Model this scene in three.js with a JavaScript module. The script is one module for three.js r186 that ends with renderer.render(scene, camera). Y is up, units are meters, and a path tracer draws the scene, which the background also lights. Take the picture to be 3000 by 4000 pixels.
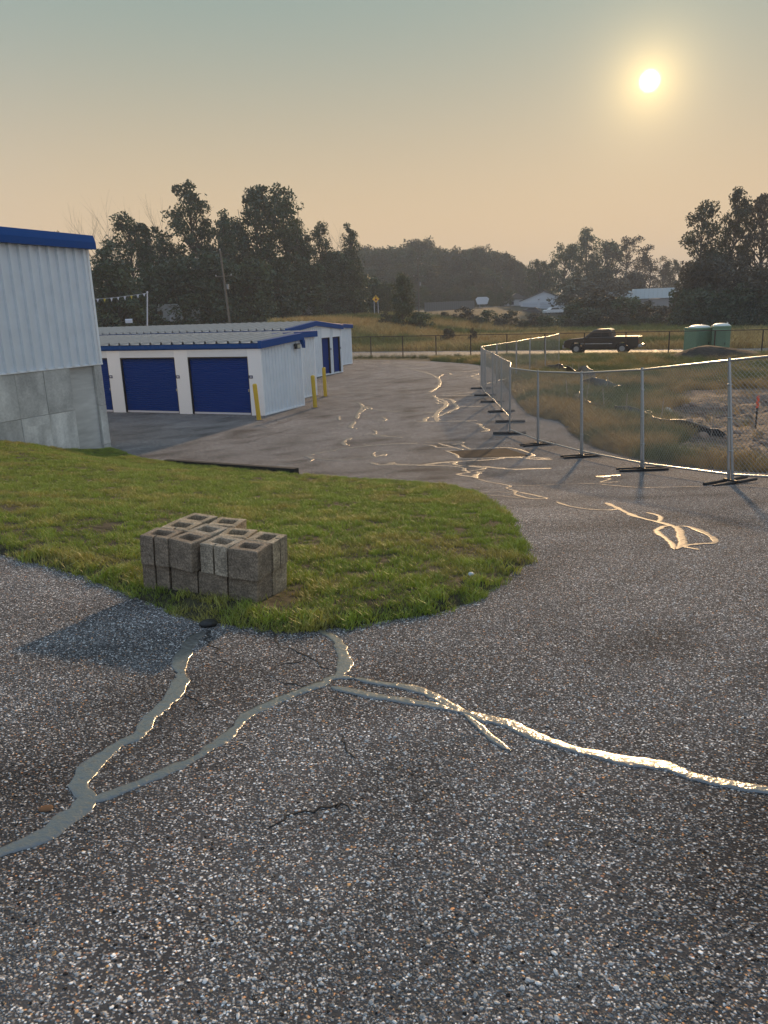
import * as THREE from 'three';
import { mergeGeometries, mergeVertices } from 'three/addons/utils/BufferGeometryUtils.js';
import { RoundedBoxGeometry } from 'three/addons/geometries/RoundedBoxGeometry.js';
import { FontLoader } from 'three/addons/loaders/FontLoader.js';
import { TextGeometry } from 'three/addons/geometries/TextGeometry.js';

// ------------------------------------------------------------ camera, sky, sun, exposure
const scene = new THREE.Scene();
const EYE = 1.6, D2R = Math.PI / 180;
const camera = new THREE.PerspectiveCamera(67.3, 0.75, 0.1, 4000);
camera.position.set(0, EYE, 0);
camera.rotation.order = 'YXZ';
camera.rotation.set(-14.7 * D2R, 0, -2.0 * D2R);
const renderer = new THREE.WebGLRenderer({ antialias: true });
renderer.setSize(768, 1024);
renderer.toneMapping = THREE.LinearToneMapping;
renderer.toneMappingExposure = 1.2;
renderer.shadowMap.enabled = true;
const SUN_AZ = 18.24 * D2R, SUN_EL = 13.35 * D2R;
const sunDir = new THREE.Vector3(Math.sin(SUN_AZ) * Math.cos(SUN_EL), Math.sin(SUN_EL), -Math.cos(SUN_AZ) * Math.cos(SUN_EL));
const sun = new THREE.DirectionalLight(new THREE.Color().setRGB(1, 0.645, 0.33), 3.7);
sun.name = 'sun';
sun.position.copy(sunDir).multiplyScalar(200);
sun.castShadow = true;
sun.shadow.radius = 3;
sun.shadow.mapSize.set(4096, 4096);
Object.assign(sun.shadow.camera, { left: -120, right: 120, top: 120, bottom: -120, near: 1, far: 600 });
scene.add(sun, sun.target);

// hazy morning sky: warm low down, grey green higher, cooler away from the sun, a small veiled sun
{
  const W = 2048, H = 1024, d = new Float32Array(W * H * 4);
  const mix = (a, b, t) => a + (b - a) * t, sst = (a, b, x) => { const t = Math.min(1, Math.max(0, (x - a) / (b - a))); return t * t * (3 - 2 * t); };
  for (let j = 0; j < H; j++) {
    const el = ((j + 0.5) / H - 0.5) * Math.PI, ce = Math.cos(el), se = Math.sin(el), e = Math.max(0, el / D2R);
    for (let i = 0; i < W; i++) {
      const az = ((i + 0.5) / W - 0.5) * 2 * Math.PI;
      const x = Math.cos(az) * ce, z = Math.sin(az) * ce;
      const cg = x * sunDir.x + se * sunDir.y + z * sunDir.z, g = Math.acos(Math.min(1, Math.max(-1, cg))) / D2R;
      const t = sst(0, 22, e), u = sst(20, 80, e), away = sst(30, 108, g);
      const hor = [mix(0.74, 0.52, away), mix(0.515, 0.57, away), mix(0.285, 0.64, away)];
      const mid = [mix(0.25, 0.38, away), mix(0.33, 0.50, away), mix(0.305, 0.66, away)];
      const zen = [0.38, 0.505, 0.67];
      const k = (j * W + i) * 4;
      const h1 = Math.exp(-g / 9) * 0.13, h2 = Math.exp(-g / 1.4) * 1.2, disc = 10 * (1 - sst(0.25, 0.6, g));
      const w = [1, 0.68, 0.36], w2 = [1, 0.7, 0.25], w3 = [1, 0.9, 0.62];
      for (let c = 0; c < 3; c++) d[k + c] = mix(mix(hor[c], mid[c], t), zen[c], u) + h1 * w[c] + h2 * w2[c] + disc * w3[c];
      d[k + 3] = 1;
    }
  }
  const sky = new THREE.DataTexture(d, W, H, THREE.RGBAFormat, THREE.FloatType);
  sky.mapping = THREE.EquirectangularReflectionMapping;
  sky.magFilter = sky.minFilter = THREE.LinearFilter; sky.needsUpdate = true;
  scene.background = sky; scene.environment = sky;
}
scene.fog = new THREE.FogExp2(new THREE.Color().setRGB(0.9, 0.92, 0.95), 0.0007);

// ------------------------------------------------------------ helpers
function rngOf(seed) { let a = seed >>> 0; return () => { a = (a + 0x6D2B79F5) | 0; let t = Math.imul(a ^ (a >>> 15), 1 | a); t = (t + Math.imul(t ^ (t >>> 7), 61 | t)) ^ t; return ((t ^ (t >>> 14)) >>> 0) / 4294967296; }; }
const clamp = (x, a, b) => Math.min(b, Math.max(a, x)), lerp = (a, b, t) => a + (b - a) * t;
const sst = (a, b, x) => { const t = clamp((x - a) / (b - a), 0, 1); return t * t * (3 - 2 * t); };
function hash2(x, y, s) { let h = Math.imul(x, 374761393) ^ Math.imul(y, 668265263) ^ Math.imul(s, 1274126177); h = Math.imul(h ^ (h >>> 13), 1274126177); return ((h ^ (h >>> 16)) >>> 0) / 4294967296; }
function vnoise(x, y, s = 0, per = 0) {
  const xi = Math.floor(x), yi = Math.floor(y), fx = x - xi, fy = y - yi, u = fx * fx * (3 - 2 * fx), v = fy * fy * (3 - 2 * fy);
  const w = per ? (n) => ((n % per) + per) % per : (n) => n;
  const a = hash2(w(xi), w(yi), s), b = hash2(w(xi + 1), w(yi), s), c = hash2(w(xi), w(yi + 1), s), d = hash2(w(xi + 1), w(yi + 1), s);
  return lerp(lerp(a, b, u), lerp(c, d, u), v);
}
const fbm = (x, y, s = 0, o = 4) => { let r = 0, a = 0.5, f = 1; for (let i = 0; i < o; i++) { r += a * vnoise(x * f, y * f, s + i * 7); a *= 0.5; f *= 2.03; } return r / (1 - Math.pow(0.5, o)); };
const col = (r, g, b) => new THREE.Color().setRGB(r, g, b);
function mat(c, rough = 0.8, metal = 0, extra = {}) { return new THREE.MeshStandardMaterial({ color: col(...c), roughness: rough, metalness: metal, side: THREE.DoubleSide, ...extra }); }
const used = new Map();
function numbered(n) { const k = used.get(n) || 0; used.set(n, k + 1); return k ? n + '_' + String(k).padStart(3, '0') : n; }
function tag(o, label, category, group) { o.userData.label = label; o.userData.category = category; if (group) o.userData.group = group; return o; }
function thing(name, label, category, [x, y, z] = [0, 0, 0], turn = 0, group) {
  const o = new THREE.Group(); o.name = numbered(name); o.position.set(x, y, z); o.rotation.y = turn; scene.add(o); return tag(o, label, category, group);
}
function structure(name, geo, m, label, category) { const o = new THREE.Mesh(geo, m); o.name = numbered(name); o.userData.kind = 'structure'; if (label) tag(o, label, category || name.replace(/_/g, ' ')); scene.add(o); return o; }
function norm(g) { let q = g.index ? g.toNonIndexed() : g; const n = q.attributes.position.count; if (!q.attributes.normal) q.computeVertexNormals(); if (!q.attributes.uv) q.setAttribute('uv', new THREE.BufferAttribute(new Float32Array(n * 2), 2)); for (const k of Object.keys(q.attributes)) if (!['position', 'normal', 'uv'].includes(k)) q.deleteAttribute(k); q.morphAttributes = {}; return q; }
const join = (list) => list.length === 1 ? norm(list[0]) : mergeGeometries(list.map(norm));
function part(name, geos, m, parent) { const o = new THREE.Mesh(join(Array.isArray(geos) ? geos : [geos]), m); o.name = name; parent.add(o); return o; }
function single(name, geos, m, label, category, group) { const o = new THREE.Mesh(join(Array.isArray(geos) ? geos : [geos]), m); o.name = numbered(name); scene.add(o); return tag(o, label, category, group); }
function box(w, h, d, x = 0, y = 0, z = 0) { return new THREE.BoxGeometry(w, h, d).translate(x, y, z); }
function rbox(w, h, d, x = 0, y = 0, z = 0, r = 0.02) { return new RoundedBoxGeometry(w, h, d, 2, Math.min(r, w / 2.1, h / 2.1, d / 2.1)).translate(x, y, z); }
// axis box between given min and max
const bb = (x0, x1, y0, y1, z0, z1) => box(x1 - x0, y1 - y0, z1 - z0, (x0 + x1) / 2, (y0 + y1) / 2, (z0 + z1) / 2);
function rod(a, b, r0, r1 = r0, n = 8) {
  const A = new THREE.Vector3(...a), B = new THREE.Vector3(...b), d = B.clone().sub(A), L = d.length();
  const g = new THREE.CylinderGeometry(r1, r0, L, n, 1); g.translate(0, L / 2, 0);
  g.applyQuaternion(new THREE.Quaternion().setFromUnitVectors(new THREE.Vector3(0, 1, 0), d.normalize())); return g.translate(A.x, A.y, A.z);
}
function uvBox(g, s = 1) {
  const p = g.attributes.position, n = g.attributes.normal, uv = new Float32Array(p.count * 2);
  for (let i = 0; i < p.count; i++) {
    const ax = Math.abs(n.getX(i)), ay = Math.abs(n.getY(i)), az = Math.abs(n.getZ(i)), x = p.getX(i), y = p.getY(i), z = p.getZ(i);
    if (ay >= ax && ay >= az) { uv[2 * i] = x * s; uv[2 * i + 1] = z * s; } else if (ax >= az) { uv[2 * i] = z * s; uv[2 * i + 1] = y * s; } else { uv[2 * i] = x * s; uv[2 * i + 1] = y * s; }
  }
  g.setAttribute('uv', new THREE.BufferAttribute(uv, 2)); return g;
}
function geoOf(pos, extra = {}) { const g = new THREE.BufferGeometry(); g.setAttribute('position', new THREE.BufferAttribute(new Float32Array(pos), 3)); for (const k in extra) g.setAttribute(k, new THREE.BufferAttribute(new Float32Array(extra[k]), k === 'uv' ? 2 : 3)); g.computeVertexNormals(); return g; }
function tex(n, f, srgb = false) { // f(i, j) -> [r, g, b] 0..1
  const d = new Uint8Array(n * n * 4); for (let j = 0; j < n; j++) for (let i = 0; i < n; i++) { const c = f(i, j), k = (j * n + i) * 4; d[k] = c[0] * 255; d[k + 1] = c[1] * 255; d[k + 2] = c[2] * 255; d[k + 3] = 255; }
  const t = new THREE.DataTexture(d, n, n, THREE.RGBAFormat); t.wrapS = t.wrapT = THREE.RepeatWrapping; t.magFilter = THREE.LinearFilter; t.minFilter = THREE.LinearMipmapLinearFilter; t.generateMipmaps = true; if (srgb) t.colorSpace = THREE.SRGBColorSpace; t.needsUpdate = true; return t;
}
const pfbm = (x, y, per, s, o = 4) => { let r = 0, a = 0.5, f = 1; for (let i = 0; i < o; i++) { r += a * vnoise(x * f * per, y * f * per, s + i * 7, per * f); a *= 0.5; f *= 2; } return r / (1 - Math.pow(0.5, o)); };
function inPoly(P, x, z) { let c = false; for (let i = 0, j = P.length - 1; i < P.length; j = i++) { const [a, b] = P[i], [e, f] = P[j]; if ((b > z) !== (f > z) && x < (e - a) * (z - b) / (f - b) + a) c = !c; } return c; }
function distLine(P, x, z, closed) { let m = 1e9; for (let i = closed ? 0 : 1, j = closed ? P.length - 1 : 0; i < P.length; j = i++) { const [a, b] = P[j], [e, f] = P[i], dx = e - a, dz = f - b, t = clamp(((x - a) * dx + (z - b) * dz) / (dx * dx + dz * dz), 0, 1), u = x - a - dx * t, v = z - b - dz * t; m = Math.min(m, u * u + v * v); } return Math.sqrt(m); }
const sdf = (P, x, z) => distLine(P, x, z, true) * (inPoly(P, x, z) ? 1 : -1);
function spline(pts, n) { const c = new THREE.CatmullRomCurve3(pts.map((p) => new THREE.Vector3(p[0], 0, p[1])), false, 'centripetal'); return c.getSpacedPoints(n).map((p) => [p.x, p.z]); }
const az = (a, r) => [r * Math.sin(a * D2R), -r * Math.cos(a * D2R)];

// ------------------------------------------------------------ lie of the land
const TS = [-12, -6, 0, 2.5, 4.6, 8, 11.6, 14, 17.4, 20, 24, 30, 60], TY = [0.5, 0.28, 0, -0.13, -0.30, -0.67, -1.17, -1.46, -1.77, -1.9, -1.97, -2, -2];
function prof(s) {
  s = clamp(s, TS[0], TS[12] - 1e-6); let i = 0; while (i < 11 && TS[i + 1] <= s) i++;
  const m = (k) => k === 12 ? 0 : k === 0 ? (TY[1] - TY[0]) / (TS[1] - TS[0]) : (TY[k + 1] - TY[k - 1]) / (TS[k + 1] - TS[k - 1]);
  const h = TS[i + 1] - TS[i], t = (s - TS[i]) / h;
  return (2 * t ** 3 - 3 * t * t + 1) * TY[i] + (t ** 3 - 2 * t * t + t) * h * m(i) + (-2 * t ** 3 + 3 * t * t) * TY[i + 1] + (t ** 3 - t * t) * h * m(i + 1);
}
const qOf = (x, z) => 0.454 * x - 0.891 * z;
const crossRise = (x) => { const k = Math.max(0, -(x + 0.4)); return 0.085 * (Math.sqrt(k * k + 0.16) - 0.4); };
function G(x, z) { return prof(-z) + crossRise(x) * (1 - sst(7, 15, -z)) - 0.5 * sst(46, 66, qOf(x, z)); }
const FARROAD = [[-140, -55, 1.0], [-90, -74, 0.9], [-42, -92, 0.7], [-17, -112, 0.5], [-1, -147, 0.7], [16, -185, 1.1], [37, -228, 1.5], [75, -275, 1.6], [150, -330, 1.8], [320, -400, 2]];
function farRoad(x, z) { let m = 1e9, h = 0, side = 0; for (let i = 1; i < FARROAD.length; i++) { const [a, b, ha] = FARROAD[i - 1], [e, f, hb] = FARROAD[i], dx = e - a, dz = f - b, t = clamp(((x - a) * dx + (z - b) * dz) / (dx * dx + dz * dz), 0, 1), u = x - a - dx * t, v = z - b - dz * t, d = u * u + v * v; if (d < m) { m = d; h = lerp(ha, hb, t); side = dx * v - dz * u; } } return [Math.sqrt(m), h, side]; } // side < 0: beyond the road
const LOT = [[-40, 14], [14, 14], [13.5, -4], [10.5, -8.6], [8.2, -11.2], [6.64, -12.94], [5.63, -15.05], [5.25, -18.29], [5.23, -20.13], [5.38, -22.08], [5.58, -24.12], [5.07, -25.31], [5.12, -27.91], [5.47, -32.0], [6.2, -40.73], [6.56, -49.02], [4.1, -56.41], [1.73, -60.7], [-2.04, -63.0], [-14, -66], [-60, -66]];
const LOT_S = (() => { const o = spline(LOT.slice(2, 19), 110); return [LOT[0], LOT[1], ...o, LOT[19], LOT[20]]; })();
const lotIn = (x, z) => (x < -14 || z > 4 || x < 0.5 && z > -55) ? 4 : sdf(LOT_S, x, z);
const MOUND = [az(23.0, 51)[0], az(23.0, 51)[1]];
function rough(x, z) { // rough ground beyond the kerb: ruts, spoil and a low hollow
  const dirt = sst(6.6, 8.6, x - 0.35 * Math.max(0, -z - 18)) * sst(-33, -28, z) * sst(-9, -12, z);
  let b = (fbm(x * 0.35, z * 0.35, 3, 4) - 0.5) * 0.5 + (fbm(x * 1.6, z * 1.6, 9, 3) - 0.5) * (0.12 + 0.16 * dirt);
  b += dirt * 0.10 * Math.sin((x * 0.25 + z) * 2.4 + 3 * fbm(x * 0.2, z * 0.2, 5, 2)) - dirt * 0.12;
  const dx = x - MOUND[0], dz = z - MOUND[1]; b += 1.0 * Math.exp(-(dx * dx / 9 + dz * dz / 3));
  return b;
}
function land(x, z) {
  const q = qOf(x, z); let y = G(x, z);
  const out = -lotIn(x, z);
  if (q < 60 && x > 0) y += rough(x, z) * sst(0.2, 2.5, out) * (1 - sst(57, 60, q));
  if (q > 71.5) {
    const [d, h, side] = farRoad(x, z);
    if (side < 0) y = h + 0.015 * Math.max(0, d - 6) ; else y = lerp(h, -2.5, sst(4.5, 34, d)) ;
    const base = -2.5; y = lerp(base, y, sst(71.5, 84, q));
    y += (fbm(x * 0.12, z * 0.12, 21, 3) - 0.5) * 0.5 * sst(74, 84, q) * sst(3.4, 7, d);
  } else if (q > 60) y += (fbm(x * 0.5, z * 0.5, 31, 3) - 0.5) * 0.12 * (1 - sst(61, 62.5, q));
  if (out < 0.15) y = Math.min(y, G(x, z)) - 0.05 * sst(-0.15, 0.4, -out);
  return y;
}
const STRIPS=[[0.07,[[-1.34,-2.08],[-1.28,-2.14],[-1.23,-2.19],[-1.17,-2.27],[-1.13,-2.40],[-1.14,-2.48],[-1.18,-2.57],[-1.19,-2.68],[-1.17,-2.82],[-1.09,-2.97],[-1.09,-3.15],[-1.05,-3.38],[-1.05,-3.55],[-1.13,-3.84],[-1.14,-4.09],[-1.11,-4.31]]],
[0.06,[[-1.12,-2.44],[-1.03,-2.51],[-0.92,-2.64],[-0.79,-2.79],[-0.71,-2.96],[-0.65,-3.17],[-0.54,-3.34],[-0.42,-3.45],[-0.30,-3.54]]],
[0.065,[[-0.42,-4.35],[-0.33,-4.24],[-0.26,-3.99],[-0.24,-3.71],[-0.28,-3.59]]],
[0.05,[[-0.32,-3.49],[-0.32,-3.56],[-0.25,-3.60],[-0.18,-3.57]]],
[0.06,[[-0.18,-3.57],[-0.03,-3.49],[0.13,-3.41],[0.25,-3.24],[0.36,-3.11],[0.51,-3.00],[0.64,-2.85],[0.77,-2.74],[0.91,-2.67],[1.03,-2.63],[1.13,-2.53],[1.27,-2.46],[1.44,-2.40]]],
[0.05,[[-0.29,-3.47],[-0.12,-3.37],[0.06,-3.29],[0.21,-3.21],[0.33,-3.13]]],
[0.035,[[0.33,-3.11],[0.39,-2.97],[0.44,-2.85],[0.48,-2.77]]],
[0.06,[[2.27,-9.80],[2.30,-9.29],[2.43,-8.90],[2.62,-8.73],[2.78,-8.80]]],
[0.09,[[2.82,-9.49],[2.79,-8.83],[2.75,-8.25],[2.79,-7.94],[2.84,-7.70],[2.88,-7.50],[2.89,-7.30],[2.76,-6.85],[2.67,-6.59],[2.50,-6.28]]],
[0.07,[[2.97,-8.40],[3.01,-8.25],[2.96,-7.94],[2.84,-7.70]]],
[0.08,[[2.88,-7.45],[2.76,-7.36],[2.65,-7.18],[2.60,-6.88],[2.57,-6.61],[2.48,-6.28]]],
[0.08,[[2.87,-7.36],[2.99,-7.39],[3.04,-7.21],[3.02,-6.90],[2.97,-6.62],[2.88,-6.48],[2.74,-6.47],[2.61,-6.41],[2.67,-6.23]]],
[0.06,[[3.77,-13.29],[4.25,-13.46]]],
[0.06,[[3.75,-13.23],[3.89,-12.90],[3.60,-12.34],[3.90,-12.33]]],
[0.06,[[2.08,-12.20],[2.62,-12.22],[3.37,-12.19],[3.58,-11.86],[3.88,-11.37],[4.11,-11.29],[4.50,-11.23],[4.83,-11.16]]],
[0.05,[[1.30,-11.37],[1.88,-11.43]]],
[0.05,[[1.33,-11.28],[1.94,-10.45],[2.21,-10.19]]],
[0.07,[[1.71,-13.70],[1.83,-13.05],[1.97,-12.67],[2.08,-12.23],[1.96,-11.95],[2.02,-11.44],[1.93,-10.99],[1.98,-10.56],[2.09,-10.21],[2.23,-10.25],[2.19,-10.60],[2.13,-10.92],[2.05,-11.25],[2.02,-11.44]]],
[0.05,[[1.30,-11.42],[1.45,-11.28],[1.99,-11.29]]],
[0.05,[[0.87,-16.49],[1.23,-16.81],[1.62,-16.91],[2.01,-16.95],[2.47,-17.04],[2.79,-17.33],[3.24,-17.16],[3.79,-16.86]]],
[0.05,[[0.87,-16.46],[1.50,-15.99],[1.66,-15.65],[1.69,-15.38],[1.63,-15.18],[1.68,-14.94],[1.69,-14.80],[1.59,-14.69],[1.42,-14.49],[1.68,-13.95],[1.72,-13.72]]],
[0.06,[[1.66,-16.90],[1.55,-16.48],[1.63,-16.15],[1.84,-15.85],[2.08,-15.44],[1.88,-15.14],[1.71,-15.00]]],
[0.05,[[1.83,-16.01],[2.12,-15.71],[2.38,-15.34],[2.67,-15.02],[2.95,-15.03],[3.37,-14.99]]],
[0.06,[[2.01,-14.95],[1.82,-14.75],[1.87,-14.60],[1.74,-14.22],[1.71,-13.76]]],
[0.05,[[1.60,-18.99],[2.23,-19.14],[3.17,-19.19],[3.45,-17.44],[2.79,-17.41],[1.85,-17.46],[1.77,-18.24],[1.60,-18.99]]],
[0.05,[[2.01,-16.95],[2.14,-17.30]]],
[0.05,[[3.11,-17.39],[3.22,-17.04],[3.45,-16.73],[3.74,-16.63]]],
[0.05,[[1.11,-20.62],[2.18,-20.47],[1.91,-20.10],[2.08,-19.98],[2.12,-19.61],[2.23,-19.14]]],
[0.06,[[1.51,-20.46],[1.76,-19.77],[2.03,-19.12]]],
[0.05,[[1.09,-20.30],[1.34,-20.02],[1.45,-19.66],[1.87,-19.45]]],
[0.08,[[3.00,-24.26],[3.08,-23.96],[3.09,-23.26],[3.17,-22.65],[2.93,-22.42]]],
[0.05,[[-1.97,-18.90],[-1.52,-19.57],[-0.90,-20.12],[-0.33,-20.46],[0.29,-20.60],[0.98,-20.58]]],
[0.05,[[-0.51,-20.79],[-0.29,-20.37]]],
[0.06,[[-1.89,-18.88],[-1.69,-18.27],[-1.74,-18.00]]],
[0.05,[[-1.75,-18.57],[-1.26,-18.07],[-0.78,-17.82]]],
[0.05,[[-0.89,-17.97],[-0.31,-18.24],[0.03,-18.53],[0.07,-18.80],[-0.16,-18.43],[-0.20,-19.10],[-0.05,-19.26]]],
[0.05,[[-0.28,-17.30],[-0.08,-16.79],[0.26,-16.75],[0.86,-16.50],[1.57,-16.89]]],
[0.06,[[-0.12,-16.65],[0.12,-16.73],[0.20,-17.16],[0.29,-16.83]]],
[0.04,[[0.29,-16.62],[1.49,-16.06]]],
[0.03,[[-3.26,-17.28],[-2.77,-17.29],[-1.92,-17.96]]],
[0.09,[[-0.90,-20.60],[-1.04,-20.89],[-1.03,-21.66],[-0.91,-22.09]]],
[0.06,[[-0.56,-22.53],[-0.22,-22.77],[-0.17,-23.18],[-0.29,-23.55]]],
[0.05,[[-0.36,-22.68],[0.10,-22.31]]],
[0.05,[[-0.22,-22.32],[0.62,-21.78]]],
[0.09,[[-0.78,-23.98],[-0.96,-24.24],[-0.90,-25.70]]],
[0.09,[[-0.85,-26.48],[-0.81,-28.18],[-0.73,-30.06],[-0.85,-31.13],[-1.11,-31.65]]],
[0.08,[[-0.73,-30.06],[-0.60,-29.29],[-0.75,-28.17]]],
[0.06,[[-0.64,-30.04],[-0.36,-29.37],[-0.42,-28.90],[-0.61,-29.78]]],
[0.05,[[-0.36,-28.84],[0.71,-27.89],[1.91,-27.42]]],
[0.06,[[-0.23,-25.45],[0.05,-25.64],[0.14,-26.22],[-0.10,-26.77]]],
[0.06,[[-1.50,-27.28],[-1.42,-26.23],[-1.35,-26.13]]],
[0.04,[[-2.45,-34.26],[-1.68,-33.70],[-0.66,-33.56]]],
[0.05,[[-1.47,-35.45],[-0.47,-34.71],[2.09,-33.72],[4.50,-33.56]]],
[0.06,[[2.56,-32.82],[4.33,-32.36]]],
[0.1,[[2.10,-34.38],[2.41,-35.30],[2.88,-37.76],[3.08,-39.80],[3.05,-42.16],[2.86,-44.33],[2.07,-48.25],[1.47,-50.54],[0.92,-53.17],[0.20,-55.16]]],
[0.07,[[-0.03,-51.27],[1.28,-50.91],[3.45,-53.24]]],
[0.07,[[-0.95,-59.03],[-0.02,-55.05],[0.76,-56.59]]],
[0.06,[[2.42,-45.89],[4.32,-44.81],[6.13,-45.74]]],
[0.07,[[3.06,-41.18],[3.46,-44.07],[3.02,-44.05]]],
[0.08,[[4.01,-44.38],[4.00,-43.30],[4.50,-42.36],[5.51,-41.14]]],
[0.07,[[3.51,-41.19],[4.78,-40.49],[5.22,-38.95]]],
[0.08,[[5.10,-43.90],[5.42,-43.01],[4.94,-41.87],[5.33,-39.80]]],
[0.1,[[2.25,-33.04],[2.35,-31.82],[2.57,-30.64],[2.44,-29.14],[2.11,-27.82],[1.90,-26.56],[1.84,-24.98]]],
[0.09,[[2.35,-31.82],[2.82,-31.38],[2.88,-30.02],[2.82,-28.54],[2.34,-27.30],[1.94,-26.34]]],
[0.06,[[2.84,-28.78],[3.85,-28.72]]],
[0.1,[[1.83,-26.37],[1.55,-26.04],[1.41,-25.09]]],
[0.06,[[1.04,-25.11],[2.14,-24.98],[3.13,-24.83]]],
[0.08,[[2.30,-31.55],[2.33,-30.71],[2.47,-30.14],[2.27,-29.94],[2.19,-30.48]]],
[0.09,[[-4.18,-25.78],[-3.93,-25.53],[-3.71,-25.03]]]];
const CRACKS=[[0.02,[[-4.30,-21.69],[-3.89,-21.89],[-3.57,-22.72],[-3.23,-23.60],[-2.85,-24.53]]],
[0.03,[[-3.75,-25.30],[-3.42,-25.97],[-3.10,-26.87]]],
[0.03,[[-3.63,-26.81],[-3.38,-25.88]]],
[0.012,[[-1.11,-4.35],[-1.04,-4.12],[-0.94,-3.95]]],
[0.009,[[-0.72,-4.37],[-0.64,-4.11],[-0.49,-3.96],[-0.38,-3.81],[-0.32,-3.71]]],
[0.007,[[-0.92,-3.81],[-0.79,-3.76],[-0.69,-3.71],[-0.52,-3.53],[-0.33,-3.48]]],
[0.006,[[-0.52,-3.98],[-0.46,-3.86],[-0.60,-3.77],[-0.64,-3.64]]],
[0.006,[[-0.91,-3.24],[-0.81,-3.26],[-0.71,-3.30]]],
[0.006,[[-1.00,-3.39],[-0.94,-3.34],[-0.88,-3.26]]],
[0.008,[[-0.42,-2.32],[-0.32,-2.38],[-0.22,-2.43],[-0.14,-2.40]]],
[0.006,[[-0.22,-2.97],[-0.20,-2.87],[-0.16,-2.75]]]];
const LAWN0 = [[-3.17, -6.05], [-2.67, -5.78], [-2.16, -5.37], [-1.68, -4.91], [-1.33, -4.63], [-1.03, -4.47], [-0.62, -4.37], [-0.34, -4.40], [0.04, -4.53], [0.51, -4.84], [0.92, -5.47], [1.19, -6.11], [1.31, -7.12], [1.40, -8.15], [1.44, -10.50], [1.27, -11.97], [0.59, -13.13], [-0.59, -14.28], [-1.76, -15.37], [-4.02, -17.46], [-6.3, -19.6]];
const LAWN = [...spline(LAWN0, 220).map(([x, z], i) => [x + 0.07 * (vnoise(i * 0.5, 1, 3) - 0.5) + 0.05 * (vnoise(i * 1.7, 4, 3) - 0.5), z + 0.07 * (vnoise(i * 0.5, 7, 3) - 0.5) + 0.05 * (vnoise(i * 1.7, 9, 3) - 0.5)]), [-7.66, -21.7], [-12.2, -11.4], [-9, -8.6], [-5.4, -7.1]];
const LG = { x0: -13, z0: -23, st: 0.1, nx: 152, nz: 192, d: [] }; for (let j = 0; j <= LG.nz; j++) for (let i = 0; i <= LG.nx; i++) LG.d.push(sdf(LAWN, LG.x0 + i * LG.st, LG.z0 + j * LG.st));
function lawnIn(x, z) { const u = (x - LG.x0) / LG.st, v = (z - LG.z0) / LG.st, i = Math.floor(u), j = Math.floor(v); if (i < 0 || j < 0 || i >= LG.nx || j >= LG.nz) return -1; const w = LG.nx + 1, k = j * w + i, a = u - i, b = v - j; return lerp(lerp(LG.d[k], LG.d[k + 1], a), lerp(LG.d[k + w], LG.d[k + w + 1], a), b); }
const dirtMask = (x, z, n) => sst(0.35, 0.65, sst(6.2, 7.6, x - 0.35 * Math.max(0, -z - 18) + (n - 0.5) * 2.6) * sst(-34, -29, z + (n - 0.5) * 5) * sst(0.5, 1.4, -lotIn(x, z) + (n - 0.5) * 1.2));
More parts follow.
